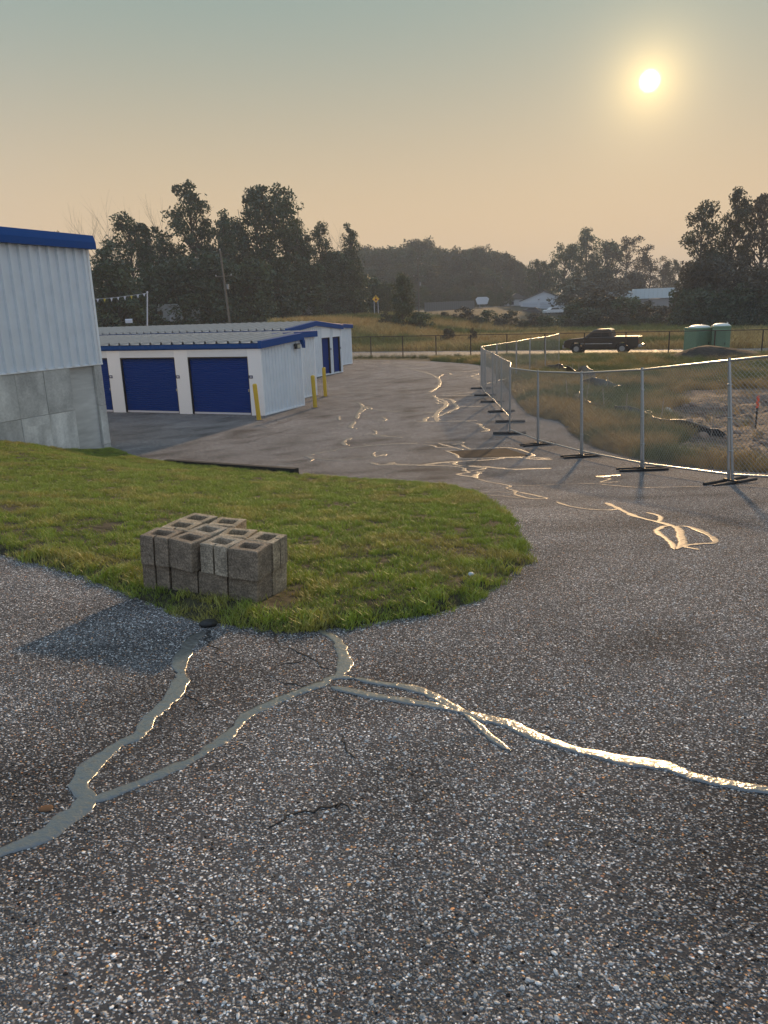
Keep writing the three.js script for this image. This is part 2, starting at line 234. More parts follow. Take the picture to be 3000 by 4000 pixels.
// ------------------------------------------------------------ ground
function axis(list) { const o = []; for (const [a, b, st] of list) { const n = Math.max(1, Math.round(Math.abs(b - a) / st)); for (let i = 0; i < n; i++) o.push(a + (b - a) * i / n); } o.push(list[list.length - 1][1]); return o; }
const noiseTex = tex(512, (i, j) => { const x = i / 512, y = j / 512, n = 0.62 + 0.5 * (pfbm(x, y, 8, 1, 5) - 0.5) + 0.35 * (pfbm(x, y, 64, 2, 2) - 0.5); return [n, n * 0.99, n * 0.97]; }, true);
const noiseBump = tex(512, (i, j) => { const n = pfbm(i / 512, j / 512, 24, 5, 5); return [n, n, n]; });
{
  const xs = axis([[-700, -160, 60], [-160, -60, 12], [-60, -12, 4], [-12, 3, 2], [3, 24, 0.42], [24, 44, 1.2], [44, 100, 5], [100, 260, 16], [260, 900, 80]]);
  const zs = axis([[30, -7, 3], [-7, -34, 0.42], [-34, -62, 0.7], [-62, -90, 1.5], [-90, -160, 3], [-160, -300, 8], [-300, -460, 20], [-460, -1400, 120]]);
  const pos = [], uv = [], cl = [], idx = [];
  for (const z of zs) for (const x of xs) {
    const y = land(x, z), q = qOf(x, z), out = -lotIn(x, z);
    pos.push(x, y, z); uv.push(x / 3.1, z / 3.1);
    const n = fbm(x * 0.6, z * 0.6, 77, 4), n2 = fbm(x * 0.08, z * 0.08, 78, 3);
    let c = [0.085, 0.075, 0.038];
    if (q < 60) {
      const dirt = dirtMask(x, z, n);
      const d = [lerp(0.22, 0.40, n), lerp(0.15, 0.285, n), lerp(0.105, 0.21, n)], g = [lerp(0.05, 0.13, n), lerp(0.055, 0.1, n), lerp(0.025, 0.05, n)];
      c = d.map((v, k) => lerp(g[k], v, dirt));
      const dx = x - MOUND[0], dz = z - MOUND[1], mo = Math.exp(-(dx * dx / 10 + dz * dz / 4)); c = c.map((v, k) => lerp(v, [0.06, 0.045, 0.035][k], sst(0.1, 0.4, mo)));
    } else if (q > 70) { const g = sst(0.45, 0.62, n2 + 0.25 * (n - 0.5) + 0.3 * sst(90, 112, q)); c = [lerp(0.30, 0.13, g), lerp(0.20, 0.13, g), lerp(0.08, 0.04, g)].map((v, k) => lerp(v, [0.055, 0.06, 0.03][k], sst(100, 125, q)) * lerp(0.75, 1.15, n)); }
    if (out < 0.4 && q < 66 && x < 16) c = [0.13, 0.11, 0.085];
    cl.push(...c);
  }
  const w = xs.length; for (let j = 0; j < zs.length - 1; j++) for (let i = 0; i < w - 1; i++) { const a = j * w + i; idx.push(a, a + w + 1, a + 1, a, a + w, a + w + 1); }
  for (let k = 0; k < idx.length; k += 3) { const t = idx[k + 1]; idx[k + 1] = idx[k + 2]; idx[k + 2] = t; }
  const g = new THREE.BufferGeometry(); g.setAttribute('position', new THREE.BufferAttribute(new Float32Array(pos), 3)); g.setAttribute('uv', new THREE.BufferAttribute(new Float32Array(uv), 2)); g.setAttribute('color', new THREE.BufferAttribute(new Float32Array(cl), 3)); g.setIndex(idx); g.computeVertexNormals();
  structure('ground', g, mat([1.5, 1.5, 1.5], 0.95, 0, { map: noiseTex, vertexColors: true, bumpMap: noiseBump, bumpScale: 0.06 }), 'open ground of weeds, bare dirt and dry field around the paved yard', 'ground');
}
// a sheet cut to the area where f(x, z) > 0, lying at height h(x, z)
function sheet(x0, x1, z0, z1, st, f, h, uvs, colour) {
  const nx = Math.round((x1 - x0) / st), nz = Math.round((z1 - z0) / st), pos = [], uv = [], cl = [], V = [];
  for (let j = 0; j <= nz; j++) for (let i = 0; i <= nx; i++) { const x = x0 + i * st, z = z0 + j * st; V.push([x, z, f(x, z)]); }
  const emit = (p) => { const y = h(p[0], p[1]); pos.push(p[0], y, p[1]); uv.push(p[0] * uvs, p[1] * uvs); if (colour) cl.push(...colour(p[0], p[1])); };
  const tri = (a, b, c) => {
    const P = [a, b, c], o = []; for (let k = 0; k < 3; k++) { const p = P[k], n = P[(k + 1) % 3]; if (p[2] > 0) o.push(p); if ((p[2] > 0) !== (n[2] > 0)) { const t = p[2] / (p[2] - n[2]); o.push([lerp(p[0], n[0], t), lerp(p[1], n[1], t), 0]); } }
    for (let k = 1; k + 1 < o.length; k++) { emit(o[0]); emit(o[k]); emit(o[k + 1]); }
  };
  for (let j = 0; j < nz; j++) for (let i = 0; i < nx; i++) { const a = V[j * (nx + 1) + i], b = V[j * (nx + 1) + i + 1], c = V[(j + 1) * (nx + 1) + i], d = V[(j + 1) * (nx + 1) + i + 1]; if (a[2] > 0 || b[2] > 0 || c[2] > 0 || d[2] > 0) { tri(a, c, b); tri(b, c, d); } }
  let g = geoOf(pos, colour ? { uv, color: cl } : { uv }); g.deleteAttribute('normal'); g = mergeVertices(g, 1e-4); g.computeVertexNormals(); return g;
}

// ------------------------------------------------------------ asphalt: dark binder with pale exposed stones
const TN = 2048, TILE = 4.1;
let asphaltMap, asphaltBump;
{
  const rng = rngOf(11), H = new Float32Array(TN * TN), C = new Float32Array(TN * TN * 3);
  for (let j = 0; j < TN; j++) for (let i = 0; i < TN; i++) { const k = j * TN + i, n = pfbm(i / TN, j / TN, 16, 41, 3), m = vnoise(i * 0.5, j * 0.5, 4, TN / 2); H[k] = 0.22 * m; const v = 0.038 + 0.02 * (n - 0.5) + 0.016 * (m - 0.5); C[3 * k] = v * 1.04; C[3 * k + 1] = v; C[3 * k + 2] = v * 0.97; }
  const stone = (cx, cy, r, c, hgt) => {
    const el = 0.6 + 0.4 * rng(), th = rng() * Math.PI, ct = Math.cos(th), s = Math.sin(th), R = Math.ceil(r), b1 = 0.2 * rng(), ph = rng() * 6;
    for (let y = -R; y <= R; y++) for (let x = -R; x <= R; x++) {
      const u = (x * ct + y * s) / r, v = (-x * s + y * ct) / (r * el), rr = u * u + v * v, lim = 1 - b1 * (0.5 + 0.5 * Math.sin(3 * Math.atan2(v, u) + ph)); if (rr > lim) continue;
      const k = ((Math.floor(cy + y) + TN) % TN) * TN + ((Math.floor(cx + x) + TN) % TN), hh = hgt * (0.45 + 0.55 * Math.sqrt(Math.max(0, 1 - rr))); if (hh < H[k]) continue; H[k] = hh;
      const t = 0.9 + 0.2 * rng(); C[3 * k] = c[0] * t; C[3 * k + 1] = c[1] * t; C[3 * k + 2] = c[2] * t;
    }
  };
  const tone = () => { const a = rng(); if (a < 0.42) { const v = 0.045 + 0.075 * rng(); return [v * 1.03, v, v * 0.98]; } if (a < 0.80) { const v = 0.11 + 0.15 * rng(); return [v * 1.03, v, v * 0.95]; } if (a < 0.93) { const v = 0.32 + 0.26 * rng(); return [v, v * 0.98, v * 0.92]; } if (a < 0.97) return [0.3 + 0.1 * rng(), 0.19, 0.09]; return [0.17, 0.1, 0.07]; };
  for (let n = 0; n < 210000; n++) stone(rng() * TN, rng() * TN, 1.1 + 1.3 * rng(), tone(), 0.35 + 0.3 * rng());
  for (let n = 0; n < 30000; n++) stone(rng() * TN, rng() * TN, 2.2 + 1.8 * rng() * rng(), tone(), 0.55 + 0.3 * rng());
  for (let n = 0; n < 3000; n++) stone(rng() * TN, rng() * TN, 1.5 + 2.0 * rng(), [0.012, 0.012, 0.012], 1);
  const enc = new Uint8Array(4096); for (let i = 0; i < 4096; i++) { const v = i / 4095; enc[i] = Math.min(255, 255 * (v <= 0.0031308 ? v * 12.92 : 1.055 * Math.pow(v, 1 / 2.4) - 0.055)); }
  const d1 = new Uint8Array(TN * TN * 4), d2 = new Uint8Array(TN * TN * 4);
  for (let k = 0; k < TN * TN; k++) { for (let c = 0; c < 3; c++) d1[4 * k + c] = enc[Math.min(4095, Math.max(0, C[3 * k + c] * 4095)) | 0]; const v = Math.min(255, H[k] * 255); d2[4 * k] = d2[4 * k + 1] = d2[4 * k + 2] = v; d1[4 * k + 3] = d2[4 * k + 3] = 255; }
  const mk = (d) => { const t = new THREE.DataTexture(d, TN, TN, THREE.RGBAFormat); t.wrapS = t.wrapT = THREE.RepeatWrapping; t.magFilter = THREE.LinearFilter; t.minFilter = THREE.LinearMipmapLinearFilter; t.generateMipmaps = true; t.needsUpdate = true; return t; };
  asphaltMap = mk(d1); asphaltMap.colorSpace = THREE.SRGBColorSpace; asphaltBump = mk(d2);
}
const asphaltMat = new THREE.MeshPhysicalMaterial({ color: col(2.3, 2.36, 2.52), roughness: 0.95, specularIntensity: 0.1, map: asphaltMap, bumpMap: asphaltBump, bumpScale: 0.006, vertexColors: true, side: THREE.DoubleSide });
const macro = (x, z) => { const a = fbm(x * 0.22, z * 0.22, 51, 4), b = fbm(x * 1.3, z * 1.3, 55, 4), c = fbm(x * 0.9 + 40, z * 0.9, 57, 3); let v = 0.98 + 0.35 * (a - 0.5) + 0.4 * (b - 0.5) - 0.26 * sst(0.58, 0.78, c) - 0.3 * sst(0.55, 0.7, fbm(x * 3.1, z * 3.1, 59, 3)); v = clamp(v, 0.38, 1.4); return [v * 1.0, v * 0.985, v * 0.965]; };
const yard = structure('asphalt_yard', sheet(-42, 15, -66.5, 14.5, 0.25 * 2, (x, z) => sdf(LOT_S, x, z), (x, z) => G(x, z), 1 / TILE, macro), asphaltMat, 'worn asphalt driveway and storage yard with sealed cracks', 'asphalt');
{ // kerb-side edge of the asphalt: a low broken lip
  const pos = []; for (let i = 2; i < LOT_S.length - 2; i++) { const [x0, z0] = LOT_S[i - 1], [x1, z1] = LOT_S[i]; const a = [x0, G(x0, z0), z0], b = [x1, G(x1, z1), z1], c = [x0, G(x0, z0) - 0.12, z0], d = [x1, G(x1, z1) - 0.12, z1]; pos.push(...a, ...c, ...b, ...b, ...c, ...d); }
  part('asphalt_edge', geoOf(pos), mat([0.07, 0.066, 0.062], 0.9), yard);
}
{ // proud stones in the foreground, far too many to count
  const rng = rngOf(5), N = 110000, g = mergeVertices(new THREE.IcosahedronGeometry(1, 0)); g.deleteAttribute('uv'); g.computeVertexNormals();
  const m = new THREE.InstancedMesh(g, mat([1, 1, 1], 0.65), N); m.name = 'exposed_stones'; m.userData.kind = 'stuff';
  const M = new THREE.Matrix4(), Q = new THREE.Quaternion(), E = new THREE.Euler(), c = new THREE.Color(); let k = 0;
  while (k < N) {
    const s = 1.15 + 7 * Math.pow(rng(), 1.25), x = (rng() * 2 - 1) * (0.62 * s + 0.25), z = -s; if (lawnIn(x, z) > 0.02) continue;
    if (fbm(x * 0.9 + 40, z * 0.9, 57, 3) > 0.66 && rng() < 0.6) continue;
    const big = rng() < 0.042, r = big ? 0.0042 + 0.0045 * rng() * rng() : 0.0014 + 0.0024 * rng();
    E.set((rng() - 0.5) * 0.5, rng() * 6.3, (rng() - 0.5) * 0.5); Q.setFromEuler(E);
    M.compose(new THREE.Vector3(x, G(x, z) + r * 0.05, z), Q, new THREE.Vector3(r * (1 + 0.5 * rng()), r * 0.62, r * (0.7 + 0.4 * rng()))); m.setMatrixAt(k, M);
    const a = rng(), pt = (1 - 0.6 * sst(0.56, 0.72, fbm(x * 0.9 + 40, z * 0.9, 57, 3))) * (1 - 0.35 * sst(0.55, 0.7, fbm(x * 3.1, z * 3.1, 59, 3))), v = (big ? 0.22 + 0.48 * rng() : 0.05 + 0.36 * rng() * rng()) * pt; if (a < 0.955) c.setRGB(v * 1.0, v * 0.99, v * 0.965); else if (a < 0.98) c.setRGB(0.3, 0.2, 0.11); else c.setRGB(0.2, 0.1, 0.06); m.setColorAt(k, c); k++;
  }
  yard.add(m);
}
// ribbons following the paving
function ribbon(pts, w, lift, dome, seed, ragged) {
  const L = pts.reduce((s, p, i) => i ? s + Math.hypot(p[0] - pts[i - 1][0], p[1] - pts[i - 1][1]) : 0, 0), step = L > 12 ? 0.16 : L > 3 ? 0.07 : 0.035, n = Math.max(4, Math.round(L / step)), c = spline(pts, n), rng = rngOf(seed), K = 6, V = [], pos = [];
  let y0 = 0;
  for (let i = 0; i <= n; i++) {
    const a = c[Math.max(0, i - 1)], b = c[Math.min(n, i + 1)]; let dx = b[0] - a[0], dz = b[1] - a[1]; const l = Math.hypot(dx, dz) || 1; dx /= l; dz /= l;
    const u = i * L / n, e = Math.min(1, Math.min(i, n - i) / 2.2), ww = w * (0.55 + 0.45 * Math.sqrt(e)) * (e < 0.01 ? 0.35 : 1);
    const wl = ww * (0.5 + ragged * (vnoise(u * 9, 1, seed) - 0.5) + 0.6 * ragged * (vnoise(u * 31, 2, seed) - 0.5)), wr = ww * (0.5 + ragged * (vnoise(u * 9, 5, seed) - 0.5) + 0.6 * ragged * (vnoise(u * 31, 6, seed) - 0.5));
    for (let k = 0; k <= K; k++) { const t = [-1, -0.93, -0.5, 0, 0.5, 0.93, 1][k], o = t < 0 ? t * wl : t * wr, x = c[i][0] - dz * o, z = c[i][1] + dx * o, bump = (vnoise(x * 45, z * 45, seed + 9) - 0.5) * 0.5 + (vnoise(x * 110, z * 110, seed + 4) - 0.5) * 0.35; V.push([x, G(x, z) + lift + dome * (1 - t * t) * (0.75 + bump) - (Math.abs(t) === 1 ? lift + 0.0005 : 0), z]); }
  }
  for (let i = 0; i < n; i++) for (let k = 0; k < K; k++) { const a = V[i * (K + 1) + k], b = V[i * (K + 1) + k + 1], p = V[(i + 1) * (K + 1) + k], q = V[(i + 1) * (K + 1) + k + 1]; pos.push(...a, ...b, ...p, ...b, ...q, ...p); }
  const g = mergeVertices(geoOf(pos).deleteAttribute('normal'), 1e-5); g.computeVertexNormals(); const P = g.attributes.position, uv = new Float32Array(P.count * 2); for (let i = 0; i < P.count; i++) { uv[2 * i] = P.getX(i) * 1.4; uv[2 * i + 1] = P.getZ(i) * 1.4; } g.setAttribute('uv', new THREE.BufferAttribute(uv, 2)); return g;
}
const sealMat = new THREE.MeshPhysicalMaterial({ color: col(0.04, 0.045, 0.053), roughness: 0.58, metalness: 0, side: THREE.DoubleSide, specularIntensity: 1, ior: 2.0, clearcoat: 0.25, clearcoatRoughness: 0.22, bumpMap: noiseBump, bumpScale: 0.013 });
const sealNearSheen = sealMat.clone(); Object.assign(sealNearSheen, { roughness: 0.3, clearcoat: 1, clearcoatRoughness: 0.17, ior: 1.9, bumpScale: 0.009 }); sealNearSheen.color.setRGB(0.07, 0.08, 0.09);  // same sealant up close: paler, glossier copy puts the sky sheen into the material
const sealMidGlint = sealMat.clone(); Object.assign(sealMidGlint, { roughness: 0.72, clearcoat: 0.06, ior: 1.8 });  // same sealant at mid distance: rougher copy tuned for a golden sun glint
STRIPS.forEach(([w0, p], i) => { const mz = p.reduce((s, q) => s - q[1], 0) / p.length, run = Math.abs(p[p.length - 1][0] - p[0][0]) / (Math.hypot(p[p.length - 1][0] - p[0][0], p[p.length - 1][1] - p[0][1]) + 0.01), w = w0 * (mz > 13 ? (run > 0.75 ? 2.4 : 1.45) : mz > 5.3 ? 0.68 : 0.9); const o = new THREE.Mesh(ribbon(p, w * 1.12, mz > 13 ? 0.006 : 0.0045, mz > 13 ? 0.002 : 0.001, 100 + i * 13, 0.45), mz > 13 ? sealMat : mz > 5.3 ? sealMidGlint : sealNearSheen); o.name = 'crack_sealant'; yard.add(o); });
const crackMat = mat([0.02, 0.019, 0.018], 1);
CRACKS.forEach(([w, p0], i) => { const rj = rngOf(70 + i), p = spline(p0, p0.length * 4).map(([x, z], k) => [x + (rj() - 0.5) * w * 4.5, z + (rj() - 0.5) * w * 6]); const o = new THREE.Mesh(ribbon(p, w, 0.003, 0.0005, 900 + i * 13, 0.9), crackMat); o.name = 'open_crack'; yard.add(o); });
{ // brown repair patch, border sealed
  const P = [[1.68, -18.92], [3.13, -19.08], [3.43, -17.51], [1.87, -17.57]];
  const o = new THREE.Mesh(sheet(1.5, 3.6, -19.3, -17.3, 0.1, (x, z) => sdf(P, x, z), (x, z) => G(x, z) + 0.006, 0.3), mat([0.065, 0.034, 0.019], 1, 0, { bumpMap: noiseBump, bumpScale: 0.004, map: noiseTex })); o.name = 'repair_patch'; yard.add(o);
}
// public road past the yard, and the far road up the slope
{
  const pos = [], uv = [], e = [0.891, 0.454], nrm = [0.454, -0.891], at = (t, q, h) => { const x = nrm[0] * q + e[0] * t, z = nrm[1] * q + e[1] * t; return [x, h, z]; };
  for (let t = -160; t < 160; t += 4) { const a = at(t, 62.6, -2.46), b = at(t + 4, 62.6, -2.46), c = at(t, 71.2, -2.46), d = at(t + 4, 71.2, -2.46); pos.push(...a, ...b, ...c, ...b, ...d, ...c); for (const p of [a, b, c, b, d, c]) uv.push(p[0] / TILE, p[2] / TILE); }
  structure('road', geoOf(pos, { uv }), mat([1.9, 1.88, 1.9], 0.7, 0, { map: asphaltMap }), 'grey two lane road beyond the wire fence', 'road');
  const p2 = [], u2 = []; /* narrow country road */ for (let i = 1; i < FARROAD.length; i++) { const [a, b, h] = FARROAD[i - 1], [c, d, k] = FARROAD[i], N = 12; for (let s = 0; s < N; s++) { const L = Math.hypot(c - a, d - b), nx = -(d - b) / L * 2.2, nz = (c - a) / L * 2.2, P = (t, w) => [lerp(a, c, t) + nx * w, lerp(h, k, t) + 0.06, lerp(b, d, t) + nz * w], t0 = s / N, t1 = (s + 1) / N, q = [P(t0, -1), P(t0, 1), P(t1, -1), P(t0, 1), P(t1, 1), P(t1, -1)]; for (const v of q) { p2.push(...v); u2.push(v[0] / TILE, v[2] / TILE); } } }
  structure('far_road', geoOf(p2, { uv: u2 }), mat([1.7, 1.7, 1.7], 1, 0, { map: asphaltMap }), 'pale country road climbing past the trees', 'road');
}
// ------------------------------------------------------------ lawn
const BACK = [[-0.59, -14.28], [-1.76, -15.37], [-4.02, -17.46], [-6.3, -19.6], [-7.9, -22.2]];
function lawnY(x, z) {
  const db = distLine(BACK, x, z, false), edge = clamp(lawnIn(x, z), 0, 1);
  return prof(-z) + crossRise(x) * Math.max(1 - sst(7, 15, -z), sst(0.1, 3.6, db)) + 0.055 * sst(-0.02, 0.16, edge) + 0.05 * (fbm(x * 1.4, z * 1.4, 61, 3) - 0.5) * sst(0, 0.5, edge);
}
const lawn = structure('lawn', sheet(-12.6, 1.8, -22.2, -4.2, 0.12, (x, z) => sdf(LAWN, x, z), lawnY, 0.33, (x, z) => { const n = fbm(x * 2.2, z * 2.2, 63, 4); return [lerp(0.035, 0.085, n), lerp(0.038, 0.07, n), lerp(0.016, 0.03, n)]; }), mat([1.5, 1.5, 1.5], 1, 0, { vertexColors: true, map: noiseTex, bumpMap: noiseBump, bumpScale: 0.03 }), 'mown lawn on a rounded bank beside the driveway', 'lawn');
{ const pos = []; for (let i = 1; i <= LAWN.length; i++) { const [x0, z0] = LAWN[i - 1], [x1, z1] = LAWN[i % LAWN.length]; const a = [x0, lawnY(x0, z0), z0], b = [x1, lawnY(x1, z1), z1]; pos.push(...a, a[0], a[1] - 0.35, a[2], ...b, ...b, a[0], a[1] - 0.35, a[2], b[0], b[1] - 0.35, b[2]); } part('soil_edge', geoOf(pos), mat([0.05, 0.038, 0.026], 1), lawn); }
function tuftGeo(seed, blades, h, w, spread, lean, segs = 2) {
  const rng = rngOf(seed), pos = [];
  for (let b = 0; b < blades; b++) {
    const a = rng() * 6.283, r = spread * Math.sqrt(rng()), x = r * Math.cos(a), z = r * Math.sin(a), d = rng() * 6.283, hh = h * (0.55 + 0.6 * rng()), ln = lean * hh * (0.3 + rng()), t = rng() * 6.283, wx = Math.cos(t) * w * 0.5, wz = Math.sin(t) * w * 0.5;
    const P = (s) => { const k = s * s; return [x + Math.cos(d) * ln * k, hh * (s - 0.22 * lean * k), z + Math.sin(d) * ln * k]; };
    for (let s = 0; s < segs; s++) { const p = P(s / segs), q = P((s + 1) / segs), w0 = 1 - 0.75 * (s / segs), w1 = s === segs - 1 ? 0 : 1 - 0.75 * ((s + 1) / segs); const A = [p[0] - wx * w0, p[1], p[2] - wz * w0], B = [p[0] + wx * w0, p[1], p[2] + wz * w0], C = [q[0] - wx * w1, q[1], q[2] - wz * w1], D = [q[0] + wx * w1, q[1], q[2] + wz * w1]; pos.push(...A, ...B, ...C); if (w1) pos.push(...B, ...D, ...C); }
  }
  return geoOf(pos);
}
const bladeMat = new THREE.MeshPhysicalMaterial({ color: col(1, 1, 1), roughness: 0.6, side: THREE.DoubleSide, transmission: 0.45, thickness: 0 });
function scatter(name, geo, m, list, label, category, parent) { // list of [x, y, z, size, r, g, b]
  const im = new THREE.InstancedMesh(geo, m, list.length), M = new THREE.Matrix4(), Q = new THREE.Quaternion(), Y = new THREE.Vector3(0, 1, 0), c = new THREE.Color(), rng = rngOf(list.length);
  list.forEach((p, i) => { Q.setFromAxisAngle(Y, rng() * 6.283); M.compose(new THREE.Vector3(p[0], p[1], p[2]), Q, new THREE.Vector3(p[3], p[3] * (p[7] || 1), p[3])); im.setMatrixAt(i, M); im.setColorAt(i, c.setRGB(p[4], p[5], p[6])); });
  im.name = numbered(name); im.userData.kind = 'stuff'; if (parent) parent.add(im); else { tag(im, label, category); scene.add(im); } return im;
}
const BLOCKS_AT = [-1.15, -5.1];
{
  const lists = [[], [], []], rng = rngOf(77); let n = 0, guard = 0;
  while (n < 62000 && guard++ < 900000) {
    const x = -10 + 11.6 * rng(), z = -4.3 - 17.4 * Math.pow(rng(), 1.15), sd = lawnIn(x, z); if (sd < -0.015 - 0.05 * rng() * rng()) continue; const cp = vnoise(x * 8, z * 8, 87), cq = vnoise(x * 3.3, z * 3.3, 88); if (cp < 0.22 && rng() < 0.75) continue;
    const dry = fbm(x * 1.7 + 9, z * 1.7, 81, 4), bare = fbm(x * 3 + 2, z * 3, 83, 3); if (bare < 0.3 && rng() < 0.8) continue;
    const edge = sd < 0.16 && sd > 0 && z > -9, nearB = Math.hypot(x - BLOCKS_AT[0], (z - BLOCKS_AT[1]) * 1.3) < 0.75, tall = edge && rng() < (nearB ? 0.22 : 0.4);
    if (nearB && z > -4.95 && rng() < 0.45) continue; if (Math.abs(x + 1.12) < 0.36 && z < -4.92 && z > -5.45 && rng() < 0.95) continue;
    const s = (0.75 + 0.5 * rng()) * (tall ? 1.15 + 0.45 * rng() : 1) * lerp(0.8, 1.15, dry) * lerp(0.6, 1.35, cp), y = 0.8 * sst(0.46, 0.8, dry + 0.3 * (cq - 0.5) + 0.2 * (rng() - 0.5)), v = (0.7 + 0.5 * rng()) * lerp(0.75, 1.2, cp);
    lists[Math.floor(rng() * 3)].push([x, lawnY(x, z) - 0.006, z, s, lerp(0.29, 0.47, y) * v, lerp(0.375, 0.40, y) * v, lerp(0.035, 0.10, y) * v]); n++;
  }
  lists.forEach((l, i) => scatter('grass_blades', tuftGeo(31 + i, 12, 0.052, 0.0052, 0.035, 0.75), bladeMat, l, '', '', lawn));
}
{ // weeds and rough grass
  const rng = rngOf(91), A = [], B = [], F = [];
  for (let g = 0; g < 60000; g++) {
    const x = 4 + 26 * Math.pow(rng(), 1.3), z = -9 - 50 * rng(), q = qOf(x, z); if (q > 61.5) continue; const out = -lotIn(x, z); if (out < 0.05) continue;
    const n = fbm(x * 0.6, z * 0.6, 77, 4), n2 = fbm(x * 0.5, z * 0.5, 85, 3), dirt = dirtMask(x, z, n); if (rng() < dirt * 1.02 - 0.03) continue; if (dirt < 0.5 && n2 < 0.33 && rng() < 0.5) continue;
    const dx = x - MOUND[0], dz = z - MOUND[1]; if (Math.exp(-(dx * dx / 9 + dz * dz / 3)) > 0.25) continue;
    const y = sst(0.34, 0.56, n2 + 0.15 * (rng() - 0.5) - 0.12 * sst(-30, -40, z)), v = 0.7 + 0.5 * rng(); (rng() < 0.5 ? A : B).push([x, land(x, z) - 0.02, z, (0.55 + 0.75 * rng()) * sst(0, 1.2, out + 0.5), lerp(0.17, 0.52, y) * v, lerp(0.19, 0.36, y) * v, lerp(0.035, 0.12, y) * v]);
  }
  for (let g = 0; g < 2600; g++) { const t = (rng() - 0.5) * 90, q = 58.6 + 3.6 * rng(), x = 0.454 * q + 0.891 * t, z = -0.891 * q + 0.454 * t; if (x < -4 || lotIn(x, z) > -0.1) continue; const v = 0.7 + 0.5 * rng(); A.push([x, land(x, z), z, 0.4 + 0.6 * rng(), 0.13 * v, 0.14 * v, 0.045 * v]); }
  scatter('weeds', tuftGeo(41, 22, 0.52, 0.013, 0.16, 0.7), bladeMat, A, 'rough green and tan weeds along the kerb and work site', 'weeds');
  scatter('weeds', tuftGeo(42, 26, 0.40, 0.012, 0.2, 1.0), bladeMat, B, 'low bent grass among the taller weeds on the work site', 'weeds');
  for (let g = 0; g < 42000; g++) {
    const q = 71.6 + 62 * Math.pow(rng(), 1.4), t = -70 + 150 * rng(), x = 0.454 * q + 0.891 * t, z = -0.891 * q + 0.454 * t; if (x < -26 || Math.abs(x) > 0.6 * -z) continue; const [d] = farRoad(x, z); if (d < 3.2) continue;
    const n = fbm(x * 0.6, z * 0.6, 77, 4), n2 = fbm(x * 0.08, z * 0.08, 78, 3), y = 1 - sst(0.45, 0.62, n2 + 0.25 * (n - 0.5) + 0.1 * sst(92, 110, q)), v = 0.7 + 0.55 * rng();
    F.push([x, land(x, z) - 0.03, z, 0.6 + 0.7 * rng(), lerp(0.18, 0.52, y) * v, lerp(0.18, 0.345, y) * v, lerp(0.04, 0.12, y) * v]);
  }
  scatter('field_grass', tuftGeo(43, 16, 0.75, 0.045, 0.5, 0.6, 2), mat([1, 1, 1], 0.8), F, 'tan and green dry grass of the field beyond the road', 'grass');
}
// ------------------------------------------------------------ metal buildings
const AX = 23.4 * D2R, av = [Math.sin(AX), -Math.cos(AX)], bv = [-Math.cos(AX), -Math.sin(AX)], TURN = Math.PI - AX;
const ab = (a, b) => [av[0] * a + bv[0] * b, av[1] * a + bv[1] * b];   // building grid: a runs away to the right, b away to the left
const sheetNoise = tex(256, (i, j) => { const n = 0.95 + 0.06 * (pfbm(i / 256, j / 256, 6, 71, 4) - 0.5); return [n, n, n]; }, true);
const M = {
  white: mat([0.79, 0.83, 0.87], 0.5, 0, { map: sheetNoise }), whiteTrim: mat([0.82, 0.84, 0.86], 0.5), blue: new THREE.MeshPhysicalMaterial({ color: col(0.003, 0.06, 0.24), roughness: 0.5, specularIntensity: 0.35, side: THREE.DoubleSide }), door: new THREE.MeshPhysicalMaterial({ color: col(0.001, 0.032, 0.19), roughness: 0.55, specularIntensity: 0.3, side: THREE.DoubleSide }), roof: mat([0.46, 0.46, 0.46], 0.5, 0.3, { map: sheetNoise }),
  grey: mat([0.3, 0.3, 0.3], 0.5, 0.6), dark: mat([0.02, 0.02, 0.022], 0.6), plate: mat([0.01, 0.02, 0.09], 0.5), pale: mat([0.6, 0.6, 0.65], 0.6), galv: mat([0.42, 0.43, 0.44], 0.34, 0.8), bright: mat([0.7, 0.7, 0.7], 0.25, 0.9), yellow: mat([0.60, 0.40, 0.035], 0.55, 0, { bumpMap: noiseBump, bumpScale: 0.002 }),
  rubber: mat([0.02, 0.02, 0.02], 0.7), wood: mat([0.16, 0.12, 0.085], 0.9, 0, { map: noiseTex }), glass: new THREE.MeshPhysicalMaterial({ color: col(0.02, 0.025, 0.03), roughness: 0.06, metalness: 0, side: THREE.DoubleSide }),
};
// ribbed sheet in the x-y plane facing -z; top(x) gives the height of the upper edge
function ribbed(x0, x1, y0, top, pitch, rib, depth, phase = 0) {
  const P = [[x0, 0]]; const first = Math.ceil((x0 - phase) / pitch - 0.5);
  for (let k = first; phase + k * pitch < x1 + pitch; k++) { const c = phase + k * pitch; for (const [o, d] of [[-rib, 0], [-rib * 0.72, depth], [rib * 0.72, depth], [rib, 0]]) { const x = c + o; if (x > x0 + 1e-4 && x < x1 - 1e-4) P.push([x, d]); } }
  P.push([x1, 0]); const pos = [], uv = [];
  for (let i = 1; i < P.length; i++) { const [xa, da] = P[i - 1], [xb, db] = P[i], a = [xa, y0, -da], b = [xb, y0, -db], c = [xa, top(xa), -da], d = [xb, top(xb), -db]; pos.push(...a, ...c, ...b, ...b, ...c, ...d); for (const v of [a, c, b, b, c, d]) uv.push(v[0] * 0.5, v[1] * 0.5); }
  return geoOf(pos, { uv });
}
